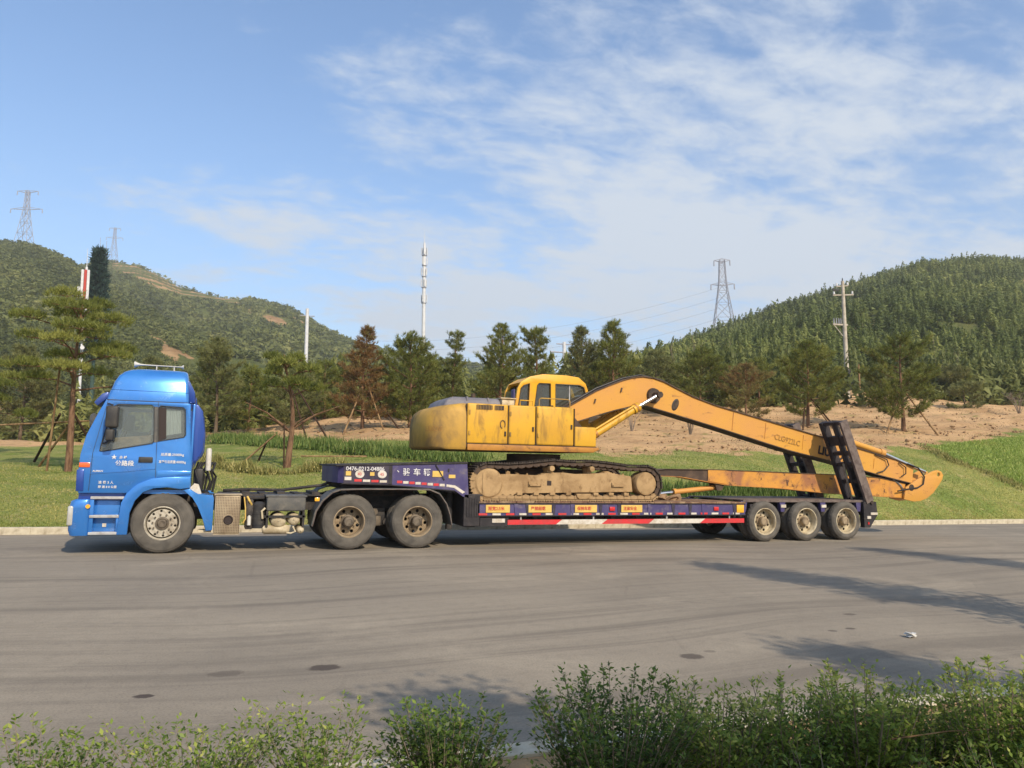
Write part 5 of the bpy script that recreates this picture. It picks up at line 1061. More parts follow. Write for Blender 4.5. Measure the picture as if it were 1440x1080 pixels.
def pine(name, loc, H, R, label, seed, shape='cone', base=.18, nb=60, per=16, mat='needles', bark='bark', trunk_r=None, blades=9, blen=.20, bw=.015, tint=.5, cat='tree', group='pines beyond the road', bend=.06, up_=.6, gap=.45, pads=None):
    g = np.random.default_rng(seed); r_ = random.Random(seed)
    t = thing(name, loc, label, cat, group); tr_ = trunk_r or (.035+.014*H); npts = 9; path = []; ph = r_.uniform(0, 6)
    for k in range(npts):
        q = k/(npts-1); path.append(Vector((bend*H*.5*math.sin(q*4+ph)*q, bend*H*.5*math.cos(q*3.3+ph)*q, H*q)))
    def tp(q):
        f_ = min(max(q, 0), .999)*(npts-1); i = int(f_); return np.array(path[i].lerp(path[i+1], f_-i))
    b = B().tube([p-Vector((0, 0, .15 if i == 0 else 0)) for i, p in enumerate(path)], tr_, 9, tr_*.15)
    Cs, Ds, Ts = [], [], []
    def brush(p0, p1, p2, n, sp_):                                   # a shoot clothed in needle tufts
        u = np.sort(g.uniform(.22, 1.03, n))[:, None]; q = (1-u)**2*p0+2*u*(1-u)*p1+u*u*p2; d = unit((1-u)*(p1-p0)+u*(p2-p1))
        off = g.normal(0, sp_, (n, 3)); Cs.append(q+off); Ds.append(unit(d*1.0+unit(off)*.5)); Ts.append(np.full(n, r_.gauss(tint, .16)))
    if shape == 'pads':                                              # flat plates of foliage at the branch ends
        for k in range(nb):
            h = (k+.5)/nb; a = k*2.399+r_.uniform(-.4, .4); q = base+(1-base)*(.15+.8*h); rad = R*(1.0-.55*h**1.6)*r_.uniform(.45, 1.0); st = tp(q-.06)
            end = st+np.array([math.cos(a)*rad, math.sin(a)*rad, .10*H*(.3+.5*h)+r_.uniform(-.1, .15)]); mid = (st+end)/2+np.array([0, 0, .10])
            b.tube([Vector(st), Vector(mid), Vector(end)], tr_*.30, 6, .012); pr = R*r_.uniform(.22, .40); n = int(per*(pr/.6)**2)+20
            aa = g.uniform(0, 2*PI, n); rr = pr*np.sqrt(g.random(n)); c = end+np.stack([np.cos(aa)*rr, np.sin(aa)*rr, .16*(1-(rr/pr)**2)+g.normal(0, .05, n)], -1)
            for j in range(5): aj = 2*PI*j/5; e2 = end+np.array([math.cos(aj)*pr*.8, math.sin(aj)*pr*.8, .04]); b.tube([Vector(end), Vector(e2)], .014, 4, .005)
            Cs.append(c); Ds.append(unit(np.stack([np.cos(aa)*.5, np.sin(aa)*.5, np.ones(n)], -1))); Ts.append(np.full(n, r_.gauss(tint, .14)))
    else:
        z = base*H
        while z < H*.97:
            h = (z/H-base)/(1-base)
            if shape == 'cone': prof = (1-h)**.85+.05
            elif shape == 'round': prof = (.55+.45*math.sin(PI*min(1, h*1.05+.12)))*(1-h**3*.75)
            else: prof = (.35+.5*r_.random())*(1.05-h*.55)
            n = r_.choice((4, 5, 5, 6)); a0 = r_.uniform(0, 6.3)
            for k in range(n):
                if r_.random() < (.12 if shape != 'ragged' else .30): continue
                a = a0+2*PI*k/n+r_.uniform(-.3, .3); rad = max(.18, R*prof*r_.uniform(.65, 1.15)); st = tp((z+r_.uniform(-.06, .06))/H); rise = rad*(up_*(.35+.75*h)+r_.uniform(-.12, .2))
                end = st+np.array([math.cos(a)*rad, math.sin(a)*rad, rise]); mid = st+(end-st)*.55+np.array([0, 0, -.16*rad*(1-h)])
                b.tube([Vector(st), Vector(mid), Vector(end)], max(.012, tr_*.22*(rad/R+.15)), 5, .006)
                brush(st, mid, end, max(4, int(per*rad*.9)), .05)
                for s_ in ((.40, 1), (.45, -1), (.62, 1), (.70, -1), (.84, 1))[:2+int(rad*2)]:
                    p0 = (1-s_[0])**2*st+2*s_[0]*(1-s_[0])*mid+s_[0]**2*end; aj = a+s_[1]*r_.uniform(.5, .95); l = rad*(1.05-s_[0])*r_.uniform(.5, .85)+.1
                    e2 = p0+np.array([math.cos(aj)*l, math.sin(aj)*l, l*(.25+up_*.5)]); m2 = (p0+e2)/2+np.array([0, 0, -.05*l]); brush(p0, m2, e2, max(4, int(per*l*1.1)), .045); b.tube([Vector(p0), Vector(e2)], .008, 4, .004)
            z += gap*(1-.45*h)*r_.uniform(.75, 1.2)
        brush(tp(.90), tp(.95), tp(.999)+np.array([0, 0, .12]), 10, .03)
    C_, D_, T_ = np.concatenate(Cs), np.concatenate(Ds), np.concatenate(Ts); V, F_, _ = tufts(C_, D_, blades, blen, bw, g, .62, .35, tint, .2)
    Tn = np.clip(np.repeat(T_+g.normal(0, .10, len(T_)), blades*3), 0, 1)
    b.build('trunk', bark, t, 60, world=False); new_obj('crown', npmesh('crown', V, F_, mat, Tn), t); return t
def gz_(x, y): return float(terr(x, y))
def place(x, y): return (x, y, gz_(x, y)-.02)
pine('pine_tree', place(-3.9, 15.5), 6.2, 2.25, 'broad flat-topped pine on the lawn behind the blue cab', 11, 'pads', .42, 18, 70, blades=9, blen=.21, bend=.03, tint=.6, trunk_r=.13)
pine('pine_tree', place(-8.9, 24.6), 4.2, 2.2, 'low spreading pine cut off by the left edge of the photo', 12, 'pads', .36, 12, 110, blades=10, tint=.5)
pine('pine_tree', place(.79, 29.4), 5.5, 1.65, 'grey-green round-crowned tree just right of the cab roof', 13, 'round', .26, 0, 15, 'needles_grey', 'bark_grey', up_=.8)
pine('pine_tree', place(3.18, 12.6), 3.9, 1.15, 'small crooked pine with bare pink trunk inside the curved plant edging', 14, 'pads', .62, 10, 90, bend=.16, trunk_r=.12, tint=.55, blades=10)
pine('pine_tree', place(2.6, 33.5), 3.9, 1.7, 'bushy green pine behind the crooked pine on the lawn', 15, 'round', .08, 0, 15, tint=.55)
pine('pine_tree', place(7.3, 35.5), 3.9, 1.8, 'low green pine between the crooked pine and the browning pine', 16, 'round', .08, 0, 15, tint=.55)
pine('pine_tree', place(7.82, 24.5), 5.3, 1.55, 'browning half-dead pine left of the excavator counterweight', 17, 'cone', .12, 0, 14, 'needles_brown', tint=.50, up_=.7, gap=.40)
pine('pine_tree', place(10.3, 24.6), 5.0, 2.0, 'dense dark pine directly left of the excavator tail', 18, 'round', .10, 0, 15, tint=.45, up_=.9)
pine('pine_tree', place(14.4, 30.4), 5.6, 1.6, 'thin ragged pine with gaps right of the white mast', 19, 'ragged', .10, 0, 15, tint=.42, gap=.5, up_=.9)
pine('pine_tree', place(16.4, 27.5), 5.9, 2.2, 'tall pointed pine above the excavator engine hood', 20, 'cone', .06, 0, 14, up_=1.0, tint=.52)
pine('pine_tree', place(18.8, 27.7), 5.7, 1.9, 'pine with a loose ragged crown above the excavator cab', 21, 'ragged', .06, 0, 15, tint=.46, up_=.7)
pine('pine_tree', place(21.2, 26.6), 5.7, 1.7, 'narrow pine just right of the excavator cab roof', 22, 'cone', .06, 0, 14, 'needles_grey', tint=.5, up_=1.1)
pine('pine_tree', place(22.6, 25.1), 6.0, 2.1, 'tallest pointed pine above the boom bend', 23, 'cone', .06, 0, 14, up_=1.0, tint=.5)
pine('pine_tree', place(12.4, 31.0), 4.5, 2.0, 'squat pine behind the excavator counterweight top', 24, 'round', .06, 0, 14, tint=.48)
pine('pine_tree', place(29.9, 32.0), 4.2, 2.2, 'bushy green tree behind the top of the boom', 25, 'round', .04, 0, 14, 'needles_grey', 'bark_grey')
pine('pine_tree', place(29.9, 26.7), 4.3, 2.3, 'dark bushy pine with brown patches behind the boom', 26, 'round', .05, 0, 14, tint=.42)
pine('pine_tree', place(31.5, 24.2), 3.3, 1.8, 'low brownish pine right of the boom bend', 27, 'round', .05, 0, 14, 'needles_brown', tint=.78)
pine('pine_tree', place(31.35, 18.7), 4.7, 2.15, 'staked round pine on the bare slope left of the utility pole', 28, 'round', .14, 0, 15, tint=.5, up_=.7)
pine('pine_tree', place(35.4, 16.0), 5.2, 2.35, 'staked dark pine on the bare slope right of the utility pole', 29, 'round', .16, 0, 15, tint=.40, up_=.7)
pine('pine_tree', place(-4.1, 50.4), 6.6, 2.4, 'tree behind the cab roof at the foot of the hill', 30, 'round', .12, 0, 9, 'needles_grey', 'bark_grey', blen=.32, bw=.026)
pine('pine_tree', place(-13.2, 53.8), 7.3, 2.7, 'tree at the hill foot near the left edge', 31, 'round', .12, 0, 9, 'needles_grey', 'bark_grey', blen=.32, bw=.026)
pine('slope_bush', place(59.5, 32.5), 2.6, 2.5, 'low wide bush at the top edge of the bare slope', 32, 'round', .02, 0, 10, 'needles_grey', 'bark_grey', blen=.30, bw=.024, cat='bush', group='bushes on the bare slope')
pine('slope_bush', place(52.0, 25.5), 1.9, 1.6, 'small olive bush at the right end of the bare slope', 33, 'round', .02, 0, 14, 'needles_grey', 'bark_grey', cat='bush', group='bushes on the bare slope')
pine('slope_bush', place(46.5, 27.5), 2.3, 1.9, 'olive bush right of the staked dark pine on the slope', 34, 'round', .02, 0, 14, 'needles_grey', 'bark_grey', cat='bush', group='bushes on the bare slope')
pine('pine_tree', place(38.0, 31.0), 3.6, 2.0, 'green tree behind the gap between the two staked pines', 35, 'round', .04, 0, 13, tint=.55)
pine('pine_tree', place(24.5, 31.0), 4.6, 1.9, 'green tree between the tallest pine and the boom', 36, 'round', .04, 0, 13, 'needles_grey', 'bark_grey', tint=.55)
pine('pine_tree', place(.0, 42.0), 4.6, 2.0, 'green tree showing between the cab and the round-crowned tree', 37, 'round', .06, 0, 12, tint=.5)
pine('pine_tree', place(4.9, 30.0), 3.6, 1.6, 'small olive pine behind the pair of dark props', 38, 'round', .06, 0, 14, 'needles_grey', 'bark_grey', tint=.5)
pine('pine_tree', place(-1.6, 36.0), 4.0, 1.7, 'olive tree half hidden by the rear edge of the cab', 39, 'round', .06, 0, 13, tint=.5)
def bare(name, loc, H, R, label, seed, n=22, mat='twig', cat='shrub', group=None, stems=5):
    r_ = random.Random(seed); t = thing(name, loc, label, cat, group); b = B()
    for k in range(stems):
        a = r_.uniform(0, 6.3); l = H*r_.uniform(.7, 1.05); e = Vector((math.cos(a)*R*r_.uniform(.2, .9), math.sin(a)*R*r_.uniform(.2, .9), l)); m_ = e*.5+Vector((e.x*-.15, e.y*-.15, .05*l))
        b.tube([(0, 0, -.05), m_*.5, m_, e], .022 if stems > 1 else .045, 5, .006)
        for j in range(n//stems):
            q = r_.uniform(.3, .95); p = m_.lerp(e, (q-.3)/.65); d = Vector((r_.uniform(-1, 1)*R*.5, r_.uniform(-1, 1)*R*.5, r_.uniform(.1, .5)*H*.5)); b.tube([p, p+d*.6, p+d], .009, 4, .004)
    o = b.build('stems', mat, t, 60, world=False); at = o.data.attributes.new('tint', 'FLOAT', 'POINT'); at.data.foreach_set('value', np.full(len(o.data.vertices), r_.uniform(.2, .9), np.float32)); return t
bare('bare_shrub', place(22.0, 16.2), 1.35, .75, 'leafless twiggy shrub on bare soil under the boom', 71, 60, stems=12)
bare('bare_shrub', place(20.2, 18.6), 1.7, .8, 'leafless shrub on the soil just right of the excavator cab front', 72, 50, stems=9)
bare('bare_shrub', place(52.8, 22.0), 1.6, 1.5, 'grey leafless shrub at the far right of the bare slope', 73, 70, stems=14)
for i, (x, y, H, lab) in enumerate(((39.5, 44.0, 5.6, 'pale bare sapling left of three more at the right hill foot'), (41.0, 43.0, 6.4, 'pale forked bare sapling at the right hill foot'), (43.5, 41.5, 5.8, 'pale leaning bare sapling nearest the staked round pine'), (62.5, 36.5, 5.2, 'pale bare sapling among bushes near the right edge'), (64.0, 36.0, 4.4, 'shorter pale bare sapling among bushes near the right edge'))):
    bare('bare_sapling', place(x, y), H, 1.1, lab, 80+i, 16, 'twig', 'sapling', 'bare saplings at the hill foot', 2)
# wooden tree props
def props(loc, poles, label):
    t = thing('tree_support', loc, label, 'tree support', 'wooden tree supports')
    for (a, b_, r, m_) in poles:
        za, zb = gz_(a[0], a[1])+a[2], gz_(b_[0], b_[1])+b_[2]; B().tube([(a[0], a[1], za), (b_[0], b_[1], zb)], r, 8, r*.8).build('pole', m_, t, 60)
props(place(-4.15, 15.5), [((-4.62, 15.9, -.1), (-4.30, 14.95, 4.0), .04, 'stake_wood'), ((-6.0, 21.0, -.1), (-4.4, 16.2, 2.0), .055, 'stake_dark'), ((-5.3, 18.0, -.1), (-3.9, 15.9, 1.9), .045, 'stake_wood'), ((-2.9, 17.0, -.1), (-3.9, 15.5, 2.1), .05, 'stake_dark'), ((-6.6, 17.5, 1.5), (-3.4, 15.6, 1.75), .035, 'stake_wood')], 'timber props around the broad flat-topped pine')
props(place(3.18, 12.6), [((1.5, 13.6, -.1), (2.75, 12.7, 1.15), .035, 'stake_wood'), ((3.05, 12.35, -.1), (3.0, 12.5, 1.5), .03, 'stake_dark'), ((2.3, 15.0, -.1), (2.6, 14.6, .8), .04, 'stake_dark'), ((5.9, 12.6, .1), (3.6, 12.5, .35), .03, 'stake_wood')], 'thin props beside the small crooked pine')
B_ = B()
for e in ((-1.0, .2, 1.0), (-1.5, -.1, 1.7), (1.35, .3, 1.45), (1.75, -.2, 1.75), (.5, -.3, .9), (-.5, .4, .8)): B_.tube([(3.18, 12.6, 1.48+1.25), (3.18+e[0]*.5, 12.6+e[1]*.5, 1.48+1.25+e[2]*.35), (3.18+e[0], 12.6+e[1], 1.48+1.25+e[2]*.55)], .045, 6, .012)
B_.build('lower_branches', 'bark', [o for o in bpy.data.objects if o.get('label', '').startswith('small crooked pine')][0], 60)
props(place(7.82, 24.5), [((6.6, 23.0, -.1), (7.7, 24.3, 2.2), .05, 'stake_wood'), ((8.6, 22.6, -.1), (8.0, 24.2, 2.2), .045, 'stake_wood'), ((9.7, 24.0, -.1), (8.2, 24.5, 2.0), .045, 'stake_dark')], 'props around the browning pine left of the excavator')
props(place(5.2, 26.0), [((4.9, 22.5, -.1), (4.3, 25, 2.4), .05, 'stake_dark'), ((5.8, 22.0, -.1), (4.6, 25, 2.4), .05, 'stake_dark')], 'pair of dark props right of the small crooked pine')
props(place(31.35, 18.7), [((30.0, 17.6, -.1), (31.1, 18.6, 1.5), .05, 'stake_dark'), ((32.2, 17.4, -.1), (31.5, 18.6, 1.6), .05, 'stake_dark'), ((31.6, 16.9, -.1), (31.4, 18.4, 1.4), .045, 'stake_wood')], 'props around the staked round pine left of the utility pole')
props(place(35.4, 16.0), [((33.6, 15.5, -.1), (35.2, 16.0, 2.0), .05, 'stake_wood'), ((36.3, 14.6, -.1), (35.5, 15.9, 2.1), .05, 'stake_wood'), ((36.6, 17.2, -.1), (35.6, 16.2, 1.9), .045, 'stake_dark')], 'props around the staked dark pine right of the utility pole')
# roadside trees on the near verge outside the picture: their shadows lie on the road
def broadleaf(name, loc, H, R, label, seed, cb=.35, n=5200, leaf=.075):
    g = np.random.default_rng(seed); r_ = random.Random(seed); t = thing(name, loc, label, 'tree', 'roadside trees'); b = B().tube([(0, 0, -.1), (.05, .03, H*.3), (-.04, .05, H*.6), (.03, 0, H*.95)], .10, 9, .02)
    Cs = []
    for k in range(26):
        h = cb+(1-cb)*(k+.5)/26; rad = R*math.sin(PI*min(.97, (h-cb)/(1-cb)*.86+.12))**.7*r_.uniform(.6, 1.1); a = k*2.4; e = np.array([math.cos(a)*rad, math.sin(a)*rad, h*H+.25*rad]); s0 = np.array([0, 0, h*H-.1*H*.5])
        b.tube([Vector(s0), Vector((s0+e)/2), Vector(e)], .025, 5, .006); u = g.uniform(.3, 1.05, (n//26, 1)); Cs.append(s0+(e-s0)*u+g.normal(0, .20, (n//26, 3))*np.array([1, 1, .8]))
    C_ = np.concatenate(Cs); d = unit(g.normal(size=C_.shape)); s_ = unit(np.cross(d, g.normal(size=C_.shape))); L_ = leaf*g.uniform(.6, 1.3, (len(C_), 1))
    V = np.stack([C_, C_+d*L_*.5+s_*L_*.32, C_+d*L_, C_+d*L_*.5-s_*L_*.32], 1).reshape(-1, 3)
    b.build('trunk', 'bark_grey', t, 60, world=False); new_obj('crown', npmesh('crown', V, np.arange(4*len(C_)).reshape(-1, 4), 'bush_leaf', np.repeat(np.clip(g.normal(.4, .18, len(C_)), 0, 1), 4)), t)
broadleaf('roadside_tree', (11.1, -13.1, .1), 7.4, .80, 'slim roadside tree to the right of the viewer, casting the long shadow on the road', 91, .30, 9000, .10)
broadleaf('roadside_tree', (16.6, -12.5, .1), 8.2, .75, 'farther slim roadside tree to the right of the viewer', 92, .30, 8000, .10)
broadleaf('roadside_tree', (21.6, -12.3, .1), 7.6, .8, 'farthest slim roadside tree to the right of the viewer', 95, .3, 7000, .10)
broadleaf('roadside_tree', (7.8, -16.9, .1), 5.8, .75, 'bushy roadside tree close on the right of the viewer', 93, .3, 9000, .10)
broadleaf('roadside_tree', (3.75, -16.2, .1), 4.9, .85, 'small roadside tree just behind the viewer', 94, .45, 6500, .10)

# ------------------------------------------------------------------ low plants
def blades(P, hgt, wid, g, lean_=.35, two=True, tint=.5, tv=.2):
    N = len(P); a = g.uniform(0, 2*PI, N); d = np.stack([np.cos(a)*lean_, np.sin(a)*lean_, np.ones(N)], -1)+g.normal(0, .12, (N, 3)); d = unit(d); s_ = np.stack([-np.sin(a), np.cos(a), np.zeros(N)], -1)
    H_ = hgt*g.uniform(.6, 1.25, (N, 1)); w = wid*g.uniform(.7, 1.3, (N, 1)); V = np.stack([P-s_*w, P+s_*w, P+d*H_], 1).reshape(-1, 3)
    tn = np.repeat(np.clip(g.normal(tint, tv, N), 0, 1), 3); return V, np.arange(3*N).reshape(-1, 3), tn
g = np.random.default_rng(101)
N = 160000; u = g.uniform(-10, 46, N); d = g.uniform(.0, 1, N)**1.5*15+.03; v = 4.42+d
keep = (v < soil_edge(u)+g.normal(0, .7, N)); u, v = u[keep], v[keep]
P = np.stack([u, v, terr(u, v)+bumps(u, v)*np.clip((v-4.42)/1.5, 0, 1)-.005], -1)
pt = .46+.30*np.sin(u*.55+v*.9)*np.sin(v*.8-u*.3+1)+.20*np.sin(u*1.9+v*2.1)+.16*np.sin(u*.21+2)
V, F_, Tn = blades(P, .055, .013, g, .5); Tn = np.clip(np.repeat(pt+g.normal(0, .18, len(P)), 3), 0, 1)
tag(new_obj('lawn_grass', npmesh('lawn_grass', V, F_, 'grass_blade', Tn)), 'short mown grass on the bank beyond the kerb', 'grass', kind='stuff')
u = g.uniform(-8, 60, 30000); v = soil_edge(u)+g.uniform(.0, 1, 30000)**1.3*18; sel = (np.sin(u*.9)*np.sin(v*.7+u*.2)+g.normal(0, .45, 30000)) > .35; u, v = u[sel], v[sel]
V, F_, Tn = blades(np.stack([u, v, terr(u, v)+bumps(u, v)-.01], -1), .11, .012, g, .6, tint=.5, tv=.3)
tag(new_obj('dry_grass', npmesh('dry_grass', V, F_, 'weed_dry', Tn)), 'thin dry grass over the bare soil slope', 'grass', kind='stuff')
oct_v = np.array([(1, 0, 0), (0, 1, 0), (-1, 0, 0), (0, -1, 0), (0, 0, .7), (0, 0, -.5)]); oct_f = np.array([(0, 1, 4), (1, 2, 4), (2, 3, 4), (3, 0, 4), (1, 0, 5), (2, 1, 5), (3, 2, 5), (0, 3, 5)])
u = g.uniform(-6, 58, 4200); v = soil_edge(u)+.3+g.uniform(0, 1, 4200)**1.2*20; P = np.stack([u, v, terr(u, v)+bumps(u, v)+.01], -1); s_ = .02+.10*g.random(4200)**3
V, F_, Tn = spread([(oct_v+g.normal(0, .22, oct_v.shape), oct_f) for k in range(5)], P, s_, s_, 120, jit=.0)
tag(new_obj('soil_clods', npmesh('soil_clods', V, F_, 'soil_heap')), 'clods and stones scattered over the bare soil slope', 'clods', kind='stuff')
def polyline_pts(poly, n, w, g):
    poly = np.array(poly, float); L_ = np.r_[0, np.cumsum(np.linalg.norm(np.diff(poly, axis=0), axis=1))]; s_ = g.uniform(0, L_[-1], n)
    x = np.interp(s_, L_, poly[:, 0]); y = np.interp(s_, L_, poly[:, 1])
    return x+g.normal(0, w, n), y+g.normal(0, w, n), s_
def plant_row(name, poly, n, w, hgt, wid, mat, label, seed, cat, lean_=.45, tint=.5, tv=.25, wave=.25):
    g = np.random.default_rng(seed); x, y, s_ = polyline_pts(poly, n, w, g); z = terr(x, y)
    hh = hgt*(1+wave*np.sin(s_*2.3)+wave*.7*np.sin(s_*5.1+1)); lift = g.uniform(0, .55, n)*hh
    V, F_, Tn = blades(np.stack([x, y, z+lift-.02], -1), 1, wid, g, lean_, tint=tint, tv=tv); V = V.reshape(-1, 3, 3); V[:, 2] = (V[:, :2].mean(1)+(V[:, 2]-V[:, :2].mean(1))*(hh*.7)[:, None]); V = V.reshape(-1, 3)
    mx = poly[len(poly)//2]; t = thing(name, place(mx[0], mx[1]), label, cat); o = new_obj('foliage', npmesh('foliage', V-np.array(t.location), F_, mat, Tn), t); tag(o, kind='stuff'); return t
plant_row('hedge', [(.9, 27.8), (2.3, 24.2), (3.7, 20.4), (4.84, 17.3), (5.9, 14.7), (7.0, 12.4), (7.95, 11.0), (9.2, 9.6)], 17000, .26, .42, .020, 'hedge_leaf', 'leafy green hedge curving across the lawn behind the gooseneck', 111, 'hedge')
plant_row('hedge', [(12.6, 6.6), (14.1, 6.0), (15.6, 5.8), (17.3, 5.8), (19.0, 5.9), (20.2, 6.1)], 9000, .26, .42, .022, 'hedge_leaf', 'leafy green plants along the kerb behind the trailer deck', 112, 'hedge', tint=.42)
plant_row('edging_plants', [(-.3, 20.3), (.28, 16.8), (.8, 14.5), (1.47, 12.5), (2.1, 11.3), (2.94, 10.7), (3.84, 10.85), (4.6, 11.4), (4.95, 11.8)], 5200, .13, .30, .018, 'edging_leaf', 'curved row of low yellowish edging plants around the small crooked pine', 113, 'plants', .6, .5, .35, .35)
plant_row('edging_plants', [(30.6, 6.2), (30.5, 8.0), (30.4, 9.2), (31.5, 11.4)], 1500, .16, .18, .018, 'edging_leaf', 'low pale plants edging the bright green bed at right', 114, 'plants', .6, .45, .35, .35)
n = 26000; a = g.random((n, 2)); q = a[:, 0]; bx0 = np.interp(q, [0, .35, .6, 1], [30.8, 30.7, 30.8, 32]); by0 = np.interp(q, [0, .35, .6, 1], [6.3, 7.9, 9.2, 11.5]); x = bx0+a[:, 1]*(10+q*4); y = by0+a[:, 1]*np.interp(q, [0, 1], [1.5, 3.5])
V, F_, Tn = blades(np.stack([x, y, terr(x, y)-.01], -1), .17, .028, g, .9, tint=.6, tv=.28)
tag(new_obj('ground_cover', npmesh('ground_cover', V, F_, 'bed_leaf', Tn)), 'bright green ground cover bed on the slope at the right edge', 'ground cover', kind='stuff')
# roadside bushes close to the viewer
def bush(x, y, H_, R, label, seed, stems=85, leaf=.027, tint=.4, tall=.15, mat='bush_leaf', sparse=1.):
    g = np.random.default_rng(seed); t = thing('roadside_bush', (x, y, .11), label, 'bush', 'bushes on the near verge'); b = B(); Cs, Ds = [], []; H = (H_-.11)*(.90 if x < 2.3 else .83); R = R*1.28; stems = int(stems*1.05)
    for k in range(stems):
        a = g.uniform(0, 2*PI); rr_ = R*math.sqrt(g.random()); l = H*(g.uniform(.55, .92) if g.random() > tall else g.uniform(.92, 1.12)); b0 = np.array([math.cos(a)*rr_*.45, math.sin(a)*rr_*.45, 0]); e = np.array([math.cos(a)*rr_*1.15+g.normal(0, .03), math.sin(a)*rr_*1.15+g.normal(0, .03), l]); m_ = (b0+e)/2+np.array([-math.cos(a), -math.sin(a), 0])*rr_*.12
        b.tube([Vector(b0), Vector(m_), Vector(e)], .0035, 4, .0012); n_ = int(l/.0050*sparse); u = (np.linspace(.12, 1.0, n_)+g.normal(0, .01, n_))[:, None]
        p = (1-u)**2*b0+2*u*(1-u)*m_+u*u*e; az = np.arange(n_)*2.2+g.uniform(0, 6); tw = g.uniform(.0, 1, n_)**1.4*.085*(u[:, 0] < .93)
        o_ = np.stack([np.cos(az), np.sin(az), .25+.6*g.random(n_)], -1); Cs.append(p+o_*tw[:, None]); Ds.append(unit(o_+g.normal(0, .2, o_.shape)))
    C_, D_ = np.concatenate(Cs), np.concatenate(Ds); s_ = unit(np.cross(D_, np.array([0, 0, 1.])+g.normal(0, .35, D_.shape))); L_ = leaf*g.uniform(.55, 1.3, (len(C_), 1)); nrm = np.cross(s_, D_)
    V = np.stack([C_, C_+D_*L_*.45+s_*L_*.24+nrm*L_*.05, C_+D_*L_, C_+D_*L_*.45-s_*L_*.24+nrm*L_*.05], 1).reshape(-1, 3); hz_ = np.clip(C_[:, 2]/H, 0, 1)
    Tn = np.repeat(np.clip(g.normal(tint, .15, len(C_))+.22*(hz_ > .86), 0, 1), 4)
    o = b.build('stems', 'twig', t, 60, world=False); at = o.data.attributes.new('tint', 'FLOAT', 'POINT'); at.data.foreach_set('value', np.full(len(o.data.vertices), .4, np.float32))
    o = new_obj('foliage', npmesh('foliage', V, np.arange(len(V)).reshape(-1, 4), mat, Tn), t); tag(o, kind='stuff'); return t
bush(.20, -11.45, .57, .22, 'leftmost low bush in the bottom left corner', 201, 60, tint=.48, sparse=.8)
bush(.78, -11.50, .56, .27, 'second bush from the left with pale yellow shoots', 202, 75, tint=.55, tall=.25, sparse=.8)
bush(1.30, -11.58, .61, .22, 'sparse bush with a thin leaning shoot left of the dark bush', 203, 55, tint=.55, tall=.2, sparse=.8)
bush(1.80, -11.80, .66, .20, 'compact dark bush alone below the middle of the truck shadow', 204, 95, tint=.27)
bush(2.50, -12.05, .76, .27, 'large dark bush with reddish shoots right of the visible kerb', 205, 120, tint=.26, tall=.3)
bush(2.98, -12.12, .72, .20, 'bright yellow-green bush right of the large dark bush', 206, 90, tint=.74, tall=.25)
bush(3.32, -12.22, .75, .20, 'green bush left of the tallest shoots', 207, 95, tint=.58)
bush(3.60, -12.36, .83, .19, 'tall green bush with two long shoots at right', 208, 90, tint=.62, tall=.3)
bush(3.88, -12.42, .74, .17, 'thin brownish bush with dry twigs near the right edge', 209, 40, tint=.85, sparse=.55)
bush(4.12, -12.62, .89, .20, 'tall bush second from the right edge', 210, 95, tint=.62, tall=.25)
bush(4.42, -12.70, .86, .24, 'bush cut off by the right edge', 211, 100, tint=.56)
bush(3.1, -12.75, .58, .30, 'low green bush at the bottom edge under the yellow-green bush', 212, 100, tint=.3)
bush(3.75, -13.0, .62, .26, 'low bush at the bottom edge right of centre with dry stems', 213, 90, tint=.4)
bush(2.2, -12.55, .45, .24, 'low bush at the bottom edge below the large dark bush', 214, 80, tint=.3)
bush(.95, -11.95, .36, .34, 'low pale bush filling the bottom edge at left', 215, 80, tint=.5)
bush(3.78, -12.2, .60, .22, 'green bush filling the gap in front of the brownish bush', 216, 80, tint=.58)
bush(4.05, -12.3, .66, .2, 'green bush just left of the right corner, close to the kerb', 217, 80, tint=.6)
bush(4.30, -12.95, .70, .26, 'dark bush in the bottom right corner', 218, 90, tint=.25)
tag(B().tube([(3.55, -12.55, .53), (3.8, -12.62, .56), (4.08, -12.72, .575)], .004, 5, .002).build('dry_stalk', 'stake_wood', None, 60), 'long pale dry stalk lying across the right bushes', 'stalk')

# ------------------------------------------------------------------ poles, masts and pylons
VERT = Vector((-rt.x*.0198, -rt.y*.0198, 1)).normalized()               # true plumb line: the road itself falls gently to the right
def plumb(o): o.rotation_euler = VERT.to_track_quat('Z', 'Y').to_euler(); o.rotation_euler.z = 0
def dthing(name, loc, label, cat, group=None): t = thing(name, loc, label, cat, group); t.rotation_euler = (math.asin(-VERT.y), math.asin(VERT.x), 0); return t
t = dthing('telecom_mast', (42.9, 149.0, 13.0), 'tall slender white telecom mast rising behind the pines near the middle', 'mast')
B().cyl((0, 0, -5), (0, 0, 36), .46, .36, 20).cyl((0, 0, 36), (0, 0, 38.2), .42, .2, 20).build('pole', 'tower_white', t, 40, world=False)
B().cyl((0, 0, 38), (0, 0, 41.5), .07, .02, 8).build('spike', 'tower_white', t, 40, world=False)
for lv, z in enumerate((25.5, 29, 31.5, 34, 36.3)):
    for k in range(3):
        a = 2*PI*k/3+lv*.6; c, s_ = math.cos(a), math.sin(a); b = B().box(.56, .72, -.17, .17, z-.85, z+.85, .03).cyl((0, 0, z-.4), (.6, 0, z-.4), .05).cyl((0, 0, z+.4), (.6, 0, z+.4), .05)
        for v_ in b.bm.verts: v_.co = Vector((v_.co.x*c-v_.co.y*s_, v_.co.x*s_+v_.co.y*c, v_.co.z))
        b.build('antenna_panel', 'tower_white', t, 0, world=False)
    B().cyl((0, 0, z-1.1), (0, 0, z-1.0), .55, .55, 16).build('antenna_ring', 'lattice', t, 30, world=False)
